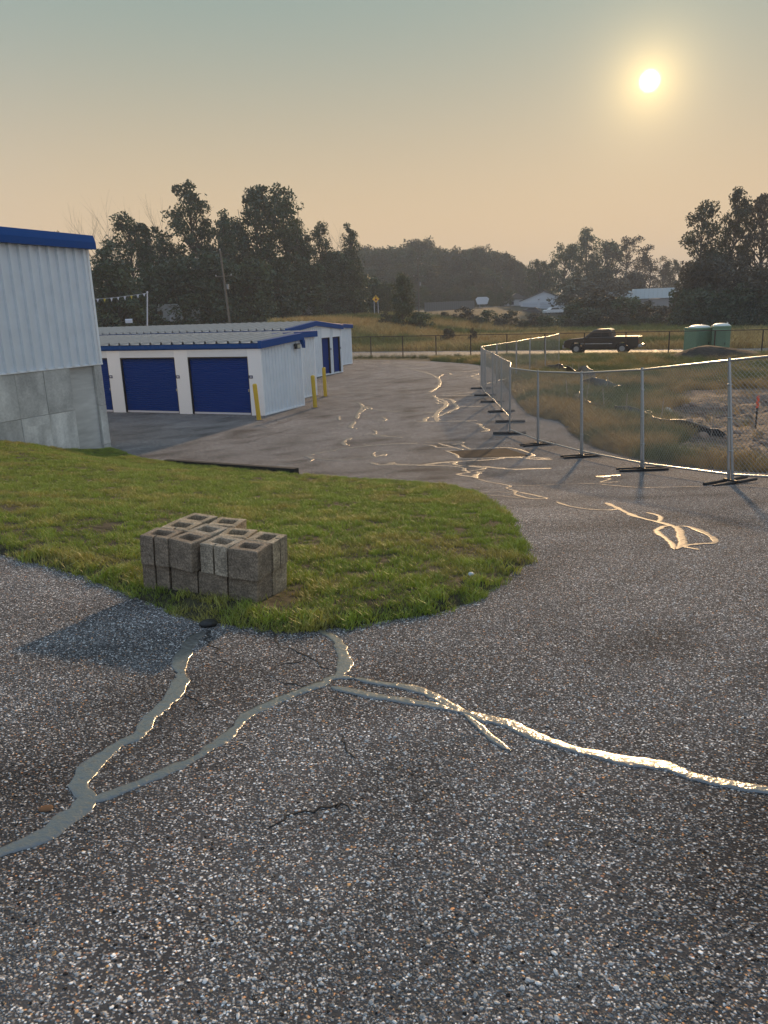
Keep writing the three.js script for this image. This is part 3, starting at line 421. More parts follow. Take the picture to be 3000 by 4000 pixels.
function corrug(w, h, pitch, depth) { // roll-up curtain: x 0..w, y 0..h, facing -z
  const n = Math.round(h / pitch), pos = []; const P = []; for (let i = 0; i < n; i++) for (const [t, d] of [[0, 0], [0.25, depth], [0.75, depth], [1, 0]]) P.push([(i + t) * h / n, d]);
  for (let i = 1; i < P.length; i++) { const [ya, da] = P[i - 1], [yb, db] = P[i]; if (yb - ya < 1e-5) continue; pos.push(0, ya, -da, 0, yb, -db, w, ya, -da, w, ya, -da, 0, yb, -db, w, yb, -db); } return geoOf(pos);
}
const toEnd = (g) => g.rotateY(Math.PI / 2); // facing -z becomes facing -x, x becomes -z
const font = await new FontLoader().loadAsync('fonts/droid/droid_sans_bold.typeface.json');
function addDoor(t, place, w, h, label) { // a Group-less door: curtain mesh with bottom bar and latch as its pieces
  const d = part('door', place(corrug(w, h - 0.07, 0.076, 0.014).translate(0, 0.07, 0.11)), M.door, t);
  part('bottom_bar', place(bb(0.01, w - 0.01, 0.0, 0.07, 0.085, 0.12)), M.pale, d);
  part('latch', place(rbox(0.05, 0.1, 0.03, 0.1, h * 0.42, 0.085, 0.008)), M.bright, d);
  const j = part('door_jamb', [place(bb(-0.001, 0.035, 0, h - 0.001, 0.012, 0.16)), place(bb(w - 0.035, w + 0.001, 0, h - 0.001, 0.012, 0.16)), place(bb(0.036, w - 0.036, h - 0.05, h + 0.001, 0.012, 0.16))], M.dark, t);
  if (label) j.userData.label = label;
  return d;
}
function numberPlate(t, place, x, y, text) {
  const p = part('number_plate', place(rbox(0.16, 0.11, 0.012, x, y, -0.012, 0.02)), M.plate, t);
  const g = text ? new TextGeometry(text, { font, size: 0.062, depth: 0.004, curveSegments: 3 }) : box(0.095, 0.05, 0.004);
  if (text) { g.computeBoundingBox(); g.translate(-(g.boundingBox.max.x) / 2, -0.031, 0); }
  g.rotateY(Math.PI).translate(x, y, -0.02); part('number', place(g), M.pale, p);
}
function storage({ a0, b0, y0, len, dep, h, rise, ridge, frontDoors, endDoors, label, plates, notch }) {
  const [px, pz] = ab(a0, b0), t = thing('storage_building', label, 'storage building', [px, y0, pz], TURN);
  const H = h - 0.2, roofY = (z) => h + (z < ridge ? rise * z / ridge : rise * (dep - z) / (dep - ridge)), front = (g) => g;
  // front wall facing -z, with openings
  let x = 0.0; const dh = 2.13, ds = frontDoors;
  ds.forEach(([d0, d1], i) => { part('pier', bb(x, d0, -0.02, H, 0, 0.14), M.whiteTrim, t); part('header', bb(d0 + 0.001, d1 - 0.001, dh, H, 0.001, 0.139), M.white, t); addDoor(t, (g) => g.translate(d0, 0, 0), d1 - d0, dh); if (plates && plates[i] !== undefined) numberPlate(t, front, d0 - 0.09, 1.4, plates[i]); x = d1; });
  part('pier', bb(x, len, -0.02, H, 0, 0.14), M.whiteTrim, t);
  // end wall facing -x: ribbed sheets, or sheets round door openings
  const E = (g) => { g.rotateY(Math.PI / 2); return g.scale(1, 1, 1).translate(0, 0, 0); };
  const endPanels = (z0, z1, yb, ph) => { let z = z0; while (z < z1 - 0.02) { const e = Math.min(z1, z + 0.91); part('wall_panel', toEnd(ribbed(-e, -z, yb, (u) => roofY(-u) - 0.06, 0.228, 0.028, 0.024, ph)), M.white, t); z = e; } };
  if (endDoors) { let z = 0; for (const [d0, d1] of endDoors) { endPanels(z, d0 - 0.04, 0.05, 0.03); part('header', bb(-0.03, 0.05, dh, roofY((d0 + d1) / 2) - 0.1, d0 - 0.04, d1 + 0.04), M.whiteTrim, t); addDoor(t, (g) => { const c = g.clone(); c.translate(-d1, 0, 0).rotateY(Math.PI / 2); return c; }, d1 - d0, dh); numberPlate(t, (g) => g.clone().rotateY(Math.PI / 2), -(d1 + 0.1), 1.45, ''); z = d1 + 0.04; } endPanels(z, dep, 0.05, 0.03); }
  else endPanels(0.0, dep, 0.05, 0.1);
  part('base_trim', bb(-0.05, 0.0, 0.0, 0.05, 0.0, dep), M.whiteTrim, t);
  part('corner_trim', bb(-0.035, 0.07, 0, H, -0.026, 0.06), M.whiteTrim, t); part('corner_trim', bb(-0.035, 0.07, 0, H, dep - 0.06, dep + 0.03), M.whiteTrim, t);
  part('foundation', bb(-0.02, len, -0.35, -0.021, 0.02, dep - 0.02), mat([0.2, 0.19, 0.18], 0.9), t); part('back_wall', bb(0.08, len, 0, h - 0.1, dep - 0.05, dep), M.white, t);
  // roof: two standing seam slopes
  const slope = (za, zb) => { const ya = roofY(za), yb = roofY(zb), L = Math.hypot(zb - za, yb - ya), ang = Math.atan2(yb - ya, zb - za); const g = ribbed(-0.06, len, 0, () => L, 0.5, 0.05, 0.085, 0.25); g.rotateX(Math.PI / 2 - ang); return g.translate(0, ya + 0.02, za); };
  part('roof', [slope(-0.12, ridge)], M.roof, t); { const g = ribbed(-0.06, len, 0, () => Math.hypot(dep - ridge + 0.12, rise), 0.5, 0.05, 0.085, 0.25); const ang = Math.atan2(-rise, dep - ridge); g.rotateX(Math.PI / 2 - ang).translate(0, roofY(ridge) + 0.02, ridge); part('roof', g, M.roof, t); }
  part('eave_trim', [bb(0.0, len, h - 0.15, h - 0.0, -0.09, -0.005), bb(0, len, h - 0.2, h - 0.151, -0.02, -0.0)], M.blue, t);
  const rake = (za, zb) => { const ya = roofY(za), yb = roofY(zb), s = new THREE.Shape([[za, ya - 0.17], [zb, yb - 0.17], [zb, yb + 0.075], [za, ya + 0.075]].map(([p, q]) => new THREE.Vector2(p, q))); return new THREE.ExtrudeGeometry(s, { depth: 0.13, bevelEnabled: true, bevelSize: 0.012, bevelThickness: 0.012, bevelSegments: 1 }).rotateY(-Math.PI / 2).translate(-0.02, 0, 0); };
  part('rake_trim', rake(-0.14, ridge), M.blue, t); part('rake_trim', rake(ridge, dep + 0.1), M.blue, t);
  return t;
}
const s1 = storage({ a0: 24.2, b0: 15.1, y0: -1.99, len: 17, dep: 3.0, h: 2.6, rise: 0.16, ridge: 2.9, frontDoors: [[0.55, 3.2], [3.8, 6.42], [7.05, 9.7], [10.3, 12.95]], plates: ['48', '', '', ''], label: 'nearest low white storage building with wide blue roll up doors and ribbed end wall' });
const s1b = storage({ a0: 27.25, b0: 16.45, y0: -1.99, len: 15.6, dep: 3.6, h: 2.74, rise: 0.02, ridge: 0.4, frontDoors: [], label: 'white ribbed storage bay set back against the rear of the nearest storage building' });
const s2 = storage({ a0: 36.3, b0: 20.95, y0: -1.96, len: 22, dep: 6.5, h: 2.72, rise: 0.3, ridge: 3.2, frontDoors: [[0.9, 3.5], [4.1, 6.7], [7.3, 9.9]], endDoors: [[4.0, 4.95], [5.4, 6.3]], label: 'middle storage building with two narrow blue doors in its end wall' });
const s3 = storage({ a0: 44.0, b0: 23.75, y0: -1.98, len: 22, dep: 6.1, h: 2.62, rise: 0.16, ridge: 3, frontDoors: [[0.9, 3.5], [4.1, 6.7]], label: 'farthest storage building with plain white ribbed end beside the wire fence' });
{ // wall light on the first building's end wall
  const l = part('wall_light', [rbox(0.12, 0.2, 0.3, -0.14, 2.36, 2.5, 0.03), rbox(0.1, 0.1, 0.12, -0.05, 2.4, 2.5, 0.02)], M.dark, s1); part('lens', rbox(0.02, 0.13, 0.22, -0.208, 2.35, 2.5, 0.01), mat([0.45, 0.42, 0.33], 0.3), l);
}
// tall building at the left on a cast concrete wall
const concTex = (seed, lo, hi) => tex(256, (i, j) => { const x = i / 256, y = j / 256, n = pfbm(x, y, 3, seed, 5), s = pfbm(x, y * 0.25, 8, seed + 3, 3), p = pfbm(x, y, 40, seed + 5, 2); const v = clamp(lerp(lo, hi, 1.6 * (0.6 * n + 0.4 * s) - 0.3) + 0.1 * (p - 0.5), 0, 1); return [v, v * 0.992, v * 0.965]; }, true);
const conc = [[1, 0.62, 0.86], [2, 0.60, 0.84], [3, 0.64, 0.92], [4, 0.58, 0.82]].map(([s, a, b]) => mat([1, 1, 1], 0.9, 0, { map: concTex(200 + s * 11, a, b), bumpMap: noiseBump, bumpScale: 0.004 }));
{
  const [px, pz] = ab(17.04, 15.86), t = thing('tall_metal_building', 'tall white ribbed metal building with blue roof edge on a bare concrete base', 'building', [px, 0, pz], TURN), L = 14;
  for (let z = 0; z < L; z += 0.91) part('wall_panel', toEnd(ribbed(Math.max(0, z), z + 0.91, 0.43, () => 3.5, 0.303, 0.06, 0.07, 0.15)).translate(0.0, 0, 0), M.white, t);
  part('base_trim', [bb(-0.05, 0.02, 0.395, 0.43, -L, 0.05), bb(-0.035, 12, 0.395, 0.43, 0.0, 0.05)], M.whiteTrim, t); part('corner_trim', bb(-0.045, 0.09, 0.432, 3.48, -0.02, 0.045), M.whiteTrim, t);
  part('gutter', [new THREE.ExtrudeGeometry(new THREE.Shape([[-0.2, 3.46], [-0.02, 3.46], [-0.02, 3.8], [-0.14, 3.8], [-0.2, 3.62]].map((p) => new THREE.Vector2(...p))), { depth: L + 0.17, bevelEnabled: true, bevelSize: 0.008, bevelThickness: 0.008, bevelSegments: 1 }).translate(0, 0, -L)], M.blue, t);
  part('roof', new THREE.ExtrudeGeometry(new THREE.Shape([[-0.1, 3.76], [6, 4.46], [12, 3.76], [12, 3.66], [6, 4.36], [-0.1, 3.66]].map((p) => new THREE.Vector2(...p))), { depth: L + 0.1, bevelEnabled: false }).translate(0, 0.03, -L), M.roof, t);
  part('rear_wall', bb(0.1, 12, 0.44, 3.7, -0.02, 0.04), M.white, t); part('inner_wall', bb(0.06, 11.9, 0.2, 3.7, -L, -L + 0.1), M.white, t);
  part('foundation', bb(0.06, 12, -2.6, 0.394, -L, 0.0), conc[1], t);
  // cast panels, each a slab with a shallow joint
  const rows = [[0.39, -0.72], [-0.728, -1.82], [-1.828, -2.6]], W = 0.9; let k = 0;
  rows.forEach(([y1, y0], r) => { for (let c = 0; c < 13; c++) { const z1 = -c * W - (c ? 0.004 : 0) - (c ? 0.28 : 0), z0 = c ? -(c + 1) * W + 0.004 - 0.28 : -0.272; k = (k * 5 + 3 + c + r * 2) % 17; const d = ((k * 7) % 5) * 0.003; const g = norm(rbox(0.08, y1 - y0, z1 - z0, 0.02 - d, (y0 + y1) / 2, (z0 + z1) / 2, 0.006)); uvBox(g, 0.55 + 0.05 * (k % 4)); const uv = g.attributes.uv; for (let i = 0; i < uv.count; i++) { uv.setXY(i, uv.getX(i) + k * 0.37, uv.getY(i) + k * 0.21); } part('concrete_panel', g, conc[(k + c) % 4], t); } });
}
// ------------------------------------------------------------ concrete half blocks on the lawn
{
  const S = 0.2, bl = [];
  const outline = (kerf) => { const s = new THREE.Shape(), h = S / 2 - 0.004; const pts = kerf ? [[-h, -h], [-0.012, -h], [-0.012, -h + 0.035], [0.012, -h + 0.035], [0.012, -h], [h, -h], [h, h], [-h, h]] : [[-h, -h], [h, -h], [h, h], [-h, h]]; s.setFromPoints(pts.map((p) => new THREE.Vector2(...p))); const w = 0.066, d = 0.056, r = 0.02, o = new THREE.Path(); o.moveTo(-w + r, -d); o.lineTo(w - r, -d); o.quadraticCurveTo(w, -d, w, -d + r); o.lineTo(w, d - r); o.quadraticCurveTo(w, d, w - r, d); o.lineTo(-w + r, d); o.quadraticCurveTo(-w, d, -w, d - r); o.lineTo(-w, -d + r); o.quadraticCurveTo(-w, -d, -w + r, -d); s.holes.push(o); return s; };
  const geo = (kerf, seed) => { const g = norm(new THREE.ExtrudeGeometry(outline(kerf), { depth: S - 0.012, bevelEnabled: true, bevelSize: 0.005, bevelThickness: 0.005, bevelSegments: 2, curveSegments: 3 })); g.rotateX(-Math.PI / 2).translate(0, 0.005, 0); const p = g.attributes.position, v = new THREE.Vector3(); for (let i = 0; i < p.count; i++) { v.fromBufferAttribute(p, i); const n = (hash2(Math.round(v.x * 900), Math.round(v.z * 900) + Math.round(v.y * 900) * 31, seed) - 0.5) * 0.0035; p.setXYZ(i, v.x + n, v.y, v.z + n * 0.7); } g.computeVertexNormals(); return uvBox(g, 2.2); };
  const gs = [geo(false, 1), geo(true, 2), geo(false, 3)];
  const bt = (seed, tint) => mat(tint, 0.95, 0, { map: tex(256, (i, j) => { const x = i / 256, y = j / 256, v = clamp(0.62 + 0.26 * (pfbm(x, y, 5, seed, 5) - 0.5) + 0.4 * (pfbm(x, y, 64, seed + 1, 2) - 0.5), 0, 1); return [v, v * 0.985, v * 0.94]; }, true), bumpMap: noiseBump, bumpScale: 0.006 });
  const ms = [bt(301, [0.98, 0.80, 0.60]), bt(311, [0.62, 0.50, 0.40]), bt(321, [0.92, 0.79, 0.65])];
  const turn = 20 * D2R, ux = -Math.cos(turn), uz = -Math.sin(turn), vx = Math.sin(turn), vz = -Math.cos(turn); // u: along the row to the left, v: back
  const C = [-0.84, -4.77], rng = rngOf(3), tilt = 0.062;
  // [column, row, layer, geometry, material, turn, label]
  const rows = [
    [0, 0, 1, 0, 1, 0.05, 'plain grey half block at the front right corner of the top layer'], [1, 0, 1, 1, 2, -0.07, 'grooved grey block in the top front row, third from the left'], [2, 0, 1, 0, 1, -0.2, 'dark grey block turned askew in the top front row, second from the left'], [3, 0, 1, 1, 1, 0.05, 'grooved dark block at the front left corner of the top layer'],
    [0, 1, 1, 1, 0, 1.57, 'grooved tan block at the right end of the second top row'], [1, 1, 1, 0, 0, 0.14, 'pale block behind the grooved front block, second from right in the second row'], [2, 1, 1, 0, 2, -0.13, 'pale block in the middle of the top layer'], [3, 1, 1, 1, 0, 0.04, 'block at the left end of the second top row'],
    [2, 2, 1, 0, 0, 0.12, 'low block at the back right of the top layer'], [3, 2, 1, 0, 0, -0.08, 'rearmost block of the top layer, set highest in view'],
    [0, 0, 0, 2, 1, 0.0, 'bottom layer block under the front right corner with rough split side'], [1, 0, 0, 0, 1, 0.05, 'bottom layer block in the front row, third from the left'], [2, 0, 0, 0, 1, -0.05, 'bottom layer block in the front row, second from the left'], [3, 0, 0, 1, 1, 0.02, 'bottom layer grooved block at the front left corner'],
    [0, 1, 0, 2, 0, 0.0, 'rough faced bottom block at the right end behind the corner'], [1, 1, 0, 0, 0, 0, 0], [2, 1, 0, 0, 0, 0, 0], [3, 1, 0, 0, 0, 0, 0], [2, 2, 0, 0, 0, 0, 0], [3, 2, 0, 0, 0, 0, 0]];
  for (const [c, r, l, g, m, tw, label] of rows) {
    const du = (c + 0.5) * 0.23 + (rng() - 0.5) * (l ? 0.022 : 0.03) + (l ? -0.02 : 0.012), dv = (r + 0.5) * 0.222 + (rng() - 0.5) * 0.022 + (l ? -0.022 : 0.008), x = C[0] + ux * du + vx * dv, z = C[1] + uz * du + vz * dv, xc = C[0] + ux * 0.45 + vx * 0.2, zc = C[1] + uz * 0.45 + vz * 0.2;
    const o = new THREE.Mesh(gs[g], ms[m]); o.name = numbered('concrete_block'); scene.add(o);
    const y0 = lawnY(xc, zc) - 0.02 + tilt * (du - 0.45) - 0.03 * (dv - 0.2); o.position.set(x, y0 + l * 0.2065, z); o.scale.setScalar(1.045);
    o.rotation.set(0, 0, 0); o.rotateY(-turn + tw); o.rotateZ(tw > 1 ? 0 : -tilt); o.rotateX(tw > 1 ? tilt * 0.9 : (rng() - 0.5) * 0.03);
    tag(o, label || 'bottom layer half block hidden under the rear of the stack', 'concrete block', label ? 'stacked concrete half blocks' : 'hidden bottom blocks of the stack');
  }
}
// timber edging behind the lawn
single('timber_edging', (() => { const a = [-5.3, -18.62], b = [-1.74, -15.33], pos = [], g = []; const L = Math.hypot(b[0] - a[0], b[1] - a[1]), t = Math.atan2(-(b[1] - a[1]), b[0] - a[0]); const q = rbox(L, 0.3, 0.14, 0, 0, 0, 0.012); q.rotateZ(0.065); q.rotateY(t); q.translate((a[0] + b[0]) / 2, -1.75, (a[1] + b[1]) / 2); return [q]; })(), mat([0.022, 0.02, 0.018], 0.85, 0, { bumpMap: noiseBump, bumpScale: 0.01 }), 'black timber edging between the lawn bank and the storage yard', 'timber');
// yellow bollards
[[-4.27, -26.97, 1.28, -0.05, 'yellow bollard in front of the near corner of the storage end wall'], [-2.54, -30.13, 1.26, -0.03, 'yellow bollard at the rear corner of the ribbed end wall'], [-2.40, -34.1, 1.28, -0.01, 'yellow bollard standing free in front of the narrow blue doors']].forEach(([x, z, h, lean, label]) => {
  const t = thing('bollard', label, 'bollard', [x, G(x, z), z], 0, 'yellow bollards at the storage buildings'); t.rotation.z = -lean;
  part('post', new THREE.LatheGeometry([[0.001, -0.1], [0.078, -0.1], [0.078, h - 0.06], [0.07, h - 0.025], [0.045, h - 0.005], [0.001, h]].map((p) => new THREE.Vector2(...p)), 18), M.yellow, t);
  part('collar', new THREE.CylinderGeometry(0.15, 0.17, 0.03, 18).translate(0, 0.005, 0), mat([0.12, 0.11, 0.1], 0.95), t);
});
// ------------------------------------------------------------ temporary fence panels on stands
function wireMesh(L, H, y0, pitch, r) { // diamond wires in the x-y plane, three-sided wires
  const g = [], pos = []; const wire = (a, b) => { const dx = b[0] - a[0], dy = b[1] - a[1], l = Math.hypot(dx, dy), nx = -dy / l * r, ny = dx / l * r, P = (p, k) => k === 0 ? [p[0] + nx, p[1] + ny, 0] : k === 1 ? [p[0] - nx, p[1] - ny, 0.6 * r] : [p[0] - nx, p[1] - ny, -0.9 * r]; for (let k = 0; k < 3; k++) { const A = P(a, k), B = P(a, (k + 1) % 3), C = P(b, k), D = P(b, (k + 1) % 3); pos.push(...A, ...C, ...B, ...B, ...C, ...D); } };
  for (let s = -H; s < L; s += pitch) { let x0 = s, x1 = s + H, ya = 0, yb = H; if (x0 < 0) { ya = -x0; x0 = 0; } if (x1 > L) { yb = H - (x1 - L); x1 = L; } if (x1 > x0) { wire([x0, y0 + ya], [x1, y0 + yb]); wire([L - x0, y0 + ya], [L - x1, y0 + yb]); } }
  return geoOf(pos);
}
const wireMat = mat([0.36, 0.36, 0.36], 0.45, 0.6);
function fencePanel(a, b, ya, yb, label, pitch, r) {
  const dx = b[0] - a[0], dz = b[1] - a[1], L = Math.hypot(dx, dz), t = thing('temporary_fence', label, 'fence panel', [a[0], ya, a[1]], Math.atan2(-dz, dx), 'temporary fence panels along the yard'), sl = Math.atan2(yb - ya, L); t.rotation.order = 'YXZ'; t.rotation.z = sl;
  const l = Math.hypot(L, yb - ya) - 0.09, x0 = 0.045;
  part('post', rod([x0, 0.03, 0], [x0, 1.9, 0], 0.021), M.galv, t); part('post', rod([x0 + l, 0.03, 0], [x0 + l, 1.9, 0], 0.021), M.galv, t);
  part('top_rail', rod([x0, 1.86, 0], [x0 + l, 1.86, 0], 0.019), M.galv, t); part('bottom_rail', rod([x0, 0.14, 0], [x0 + l, 0.14, 0], 0.019), M.galv, t);
  const m = new THREE.Mesh(wireMesh(l, 1.72, 0.14, pitch, r).translate(x0, 0, 0), wireMat); m.name = 'wire_mesh'; t.add(m);
  for (const y of [0.5, 1.0, 1.5]) part('clamp', rbox(0.06, 0.035, 0.05, x0 + l + 0.01, y, 0, 0.01), M.galv, t);
}
const FENCE = [[7.9, -6.9], [6.45, -9.2], [5.32, -11.47], [4.85, -14.06], [4.46, -16.91], [4.0, -19.46], [3.65, -21.74], [4.10, -24.29], [4.23, -26.93], [4.36, -29.9], [4.40, -32.3], [4.6, -35.2], [5.6, -37.1], [6.9, -39.2], [8.0, -41.4], [9.3, -43.6], [10.6, -45.9]];
const ordinal = ['first', 'second', 'third', 'fourth', 'fifth', 'sixth', 'seventh', 'eighth', 'ninth', 'tenth', 'eleventh', 'twelfth', 'thirteenth', 'fourteenth', 'fifteenth', 'sixteenth', 'seventeenth'];
for (let i = 1; i < FENCE.length; i++) { const a = FENCE[i - 1], b = FENCE[i], h = (p) => Math.max(G(p[0], p[1]), land(p[0], p[1])); fencePanel(a, b, h(a), h(b), i === 1 ? 'chain link fence panel nearest the camera at the right edge of the yard' : `chain link fence panel on steel posts, ${ordinal[i - 1]} counting back from the camera`, i < 6 ? 0.075 : 0.09, i < 6 ? 0.0022 : 0.0027); }
FENCE.forEach(([x, z], i) => {
  if (i > 11) return; const n = FENCE[Math.min(FENCE.length - 1, i + 1)], p = FENCE[Math.max(0, i - 1)], t = thing('fence_stand', `dark steel fence stand on the asphalt, ${ordinal[i]} counting back from the camera`, 'fence stand', [x, G(x, z) + 0.01, z], Math.atan2(-(n[1] - p[1]), n[0] - p[0]) + (i % 3 - 1) * 0.12, 'steel stands under the fence panels');
  part('foot', rod([-0.09, 0.025, -0.46], [-0.09, 0.025, 0.46], 0.024, 0.024, 8), M.dark, t); part('foot', rod([0.09, 0.025, -0.46], [0.09, 0.025, 0.46], 0.024, 0.024, 8), M.dark, t); part('cross_bar', rbox(0.24, 0.03, 0.06, 0, 0.045, 0, 0.006), M.dark, t); part('socket', [rod([-0.03, 0.03, 0], [-0.03, 0.2, 0], 0.014), rod([0.03, 0.03, 0], [0.03, 0.2, 0], 0.014)], M.grey, t);
});
// ------------------------------------------------------------ permanent wire fence by the road
{
  const t = thing('wire_fence', 'brown post wire fence with top rail along the road verge', 'fence', [0, 0, 0]); const rust = mat([0.075, 0.05, 0.035], 0.7, 0.3), e = [0.891, 0.454], s0 = [-0.64, -68]; let prev = null;
  for (let i = -4; i <= 15; i++) { const x = s0[0] + 3.05 * i * e[0], z = s0[1] + 3.05 * i * e[1], y = G(x, z) - 0.02; part('post', rod([x, y, z], [x, y + 1.86, z], 0.045), rust, t); if (prev) { part('top_rail', rod(prev, [x, y + 1.84, z], 0.028, 0.028, 6), rust, t); const m = new THREE.Mesh(wireMesh(3.05, 1.75, 0.06, 0.11, 0.0022), rust); m.name = 'wire_mesh'; m.position.set(prev[0], prev[1] - 1.84, prev[2]); m.rotation.y = Math.atan2(-e[1], e[0]); t.add(m); } prev = [x, y + 1.84, z]; }
}
// ------------------------------------------------------------ pickup truck on the road (nose to the left)
{
  const [x, z] = az(15.95, 67.3), t = thing('pickup_truck', 'dark maroon pickup truck driving left on the road behind the fence', 'truck', [x, -2.46, z], Math.atan2(-0.454, 0.891)); t.scale.setScalar(1.05);
  const paint = new THREE.MeshPhysicalMaterial({ color: col(0.022, 0.016, 0.015), roughness: 0.35, clearcoat: 1, clearcoatRoughness: 0.08, side: THREE.DoubleSide });
  const ext = (pts, w, holes, bev = 0.04) => { const s = new THREE.Shape(pts.map((p) => new THREE.Vector2(...p))); return new THREE.ExtrudeGeometry(s, { depth: w - 2 * bev, bevelEnabled: true, bevelSize: bev, bevelThickness: bev, bevelSegments: 2, curveSegments: 10 }).translate(0, 0, -(w - 2 * bev) / 2); };
  const arch = (cx, r, y) => { const o = []; for (let k = 0; k <= 10; k++) { const a = Math.PI - Math.PI * k / 10; o.push([cx + r * Math.cos(a), y + r * Math.sin(a)]); } return o; };
  const FW = -1.85, RW = 1.65, wy = 0.4, ar = 0.47;
  part('body', ext([[-2.78, 0.55], ...arch(FW, ar, 0.48), ...arch(RW, ar, 0.48), [2.75, 0.55], [2.82, 0.7], [2.8, 1.22], [0.35, 1.24], [-1.2, 1.24], [-1.35, 1.2], [-2.45, 1.1], [-2.75, 0.98], [-2.82, 0.7]], 1.9), paint, t);
  const cab = part('cab', ext([[-1.3, 1.2], [-0.55, 1.74], [-0.35, 1.8], [0.55, 1.82], [0.72, 1.74], [0.86, 1.2]], 1.62, 0, 0.07), paint, t);
  for (const s of [-1, 1]) { part('window', ext([[-0.98, 1.26], [-0.47, 1.68], [0.0, 1.71], [0.0, 1.26]], 0.03, 0, 0.004).translate(0, 0, s * 0.81), M.glass, cab); part('window', ext([[0.06, 1.26], [0.06, 1.71], [0.5, 1.71], [0.66, 1.26]], 0.03, 0, 0.004).translate(0, 0, s * 0.81), M.glass, cab); }
  part('windshield', ext([[-1.27, 1.25], [-0.6, 1.73], [-0.57, 1.71], [-1.22, 1.24]], 1.4, 0, 0.006), M.glass, cab);
  part('tonneau', rbox(1.85, 0.07, 1.72, 1.85, 1.27, 0, 0.02), mat([0.03, 0.03, 0.032], 0.6), t);
  part('tailgate', rbox(0.07, 0.62, 1.6, 2.83, 0.9, 0, 0.02), paint, t); for (const s of [-1, 1]) { part('tail_light', rbox(0.06, 0.34, 0.16, 2.83, 0.98, s * 0.86, 0.02), mat([0.18, 0.01, 0.01], 0.3), t); part('headlight', rbox(0.1, 0.2, 0.36, -2.8, 0.88, s * 0.7, 0.04), mat([0.5, 0.5, 0.5], 0.15), t); part('side_trim', rbox(2.4, 0.04, 0.02, -0.3, 0.78, s * 0.955, 0.008), M.bright, t); part('mirror', rbox(0.1, 0.17, 0.2, -0.9, 1.32, s * 1.0, 0.03), paint, t); }
  part('front_bumper', rbox(0.2, 0.26, 1.86, -2.84, 0.56, 0, 0.05), M.galv, t); part('rear_bumper', rbox(0.22, 0.2, 1.84, 2.93, 0.58, 0, 0.04), M.galv, t); part('hitch', [rod([2.95, 0.55, 0], [3.25, 0.55, 0], 0.035), new THREE.SphereGeometry(0.04, 8, 6).translate(3.22, 0.63, 0)], M.dark, t); part('underbody', bb(-2.4, 2.5, 0.36, 0.6, -0.7, 0.7), M.dark, t);
  for (const cx of [FW, RW]) for (const s of [-1, 1]) { const w = part('wheel', new THREE.TorusGeometry(0.29, 0.115, 10, 22).scale(1, 1, 1.15).translate(cx, wy, s * 0.8), M.rubber, t); part('rim', [new THREE.CylinderGeometry(0.21, 0.21, 0.17, 18).rotateX(Math.PI / 2).translate(cx, wy, s * 0.8), new THREE.CylinderGeometry(0.07, 0.07, 0.2, 10).rotateX(Math.PI / 2).translate(cx, wy, s * 0.8)], M.galv, w); }
}
// ------------------------------------------------------------ portable toilets
function toilet(a, r, w, h, turn, label) {
  const [x, z] = az(a, r), t = thing('portable_toilet', label, 'portable toilet', [x, -2.55, z], turn, 'portable toilets by the road'), grn = mat([0.19, 0.30, 0.19], 0.6), rf = mat([0.62, 0.66, 0.63], 0.45);
  part('base', rbox(w * 1.04, 0.16, w * 1.04, 0, 0.08, 0, 0.03), M.dark, t); part('cabin', rbox(w, h - 0.38, w, 0, 0.16 + (h - 0.38) / 2, 0, 0.06), grn, t);
  for (const s of [-1, 1]) for (const q of [-1, 1]) part('corner_post', rbox(0.1, h - 0.4, 0.1, s * (w / 2 - 0.02), 0.16 + (h - 0.4) / 2, q * (w / 2 - 0.02), 0.03), grn, t);
  const d = part('door', rbox(w * 0.66, h - 0.6, 0.04, -0.05, 0.2 + (h - 0.6) / 2, w / 2 + 0.015, 0.02), mat([0.16, 0.26, 0.165], 0.6), t); part('handle', rbox(0.04, 0.16, 0.05, w * 0.22, 1.05, w / 2 + 0.05, 0.01), M.dark, d);
  part('eave_band', rbox(w * 1.08, 0.14, w * 1.08, 0, h - 0.2, 0, 0.04), grn, t); part('roof', new THREE.SphereGeometry(1, 22, 8, 0, 6.2832, 0, Math.PI / 2).scale(w * 0.55, 0.19, w * 0.55).translate(0, h - 0.14, 0), rf, t); part('vent_pipe', rod([w * 0.4, 0.3, -w * 0.38], [w * 0.4, h + 0.08, -w * 0.38], 0.05), rf, t);
}
toilet(22.2, 61.8, 1.38, 2.3, 0.25, 'wider green portable toilet with low pointed white roof, on the left'); toilet(23.55, 61.2, 1.12, 2.4, -0.3, 'slimmer, taller green portable toilet with domed white roof, on the right');
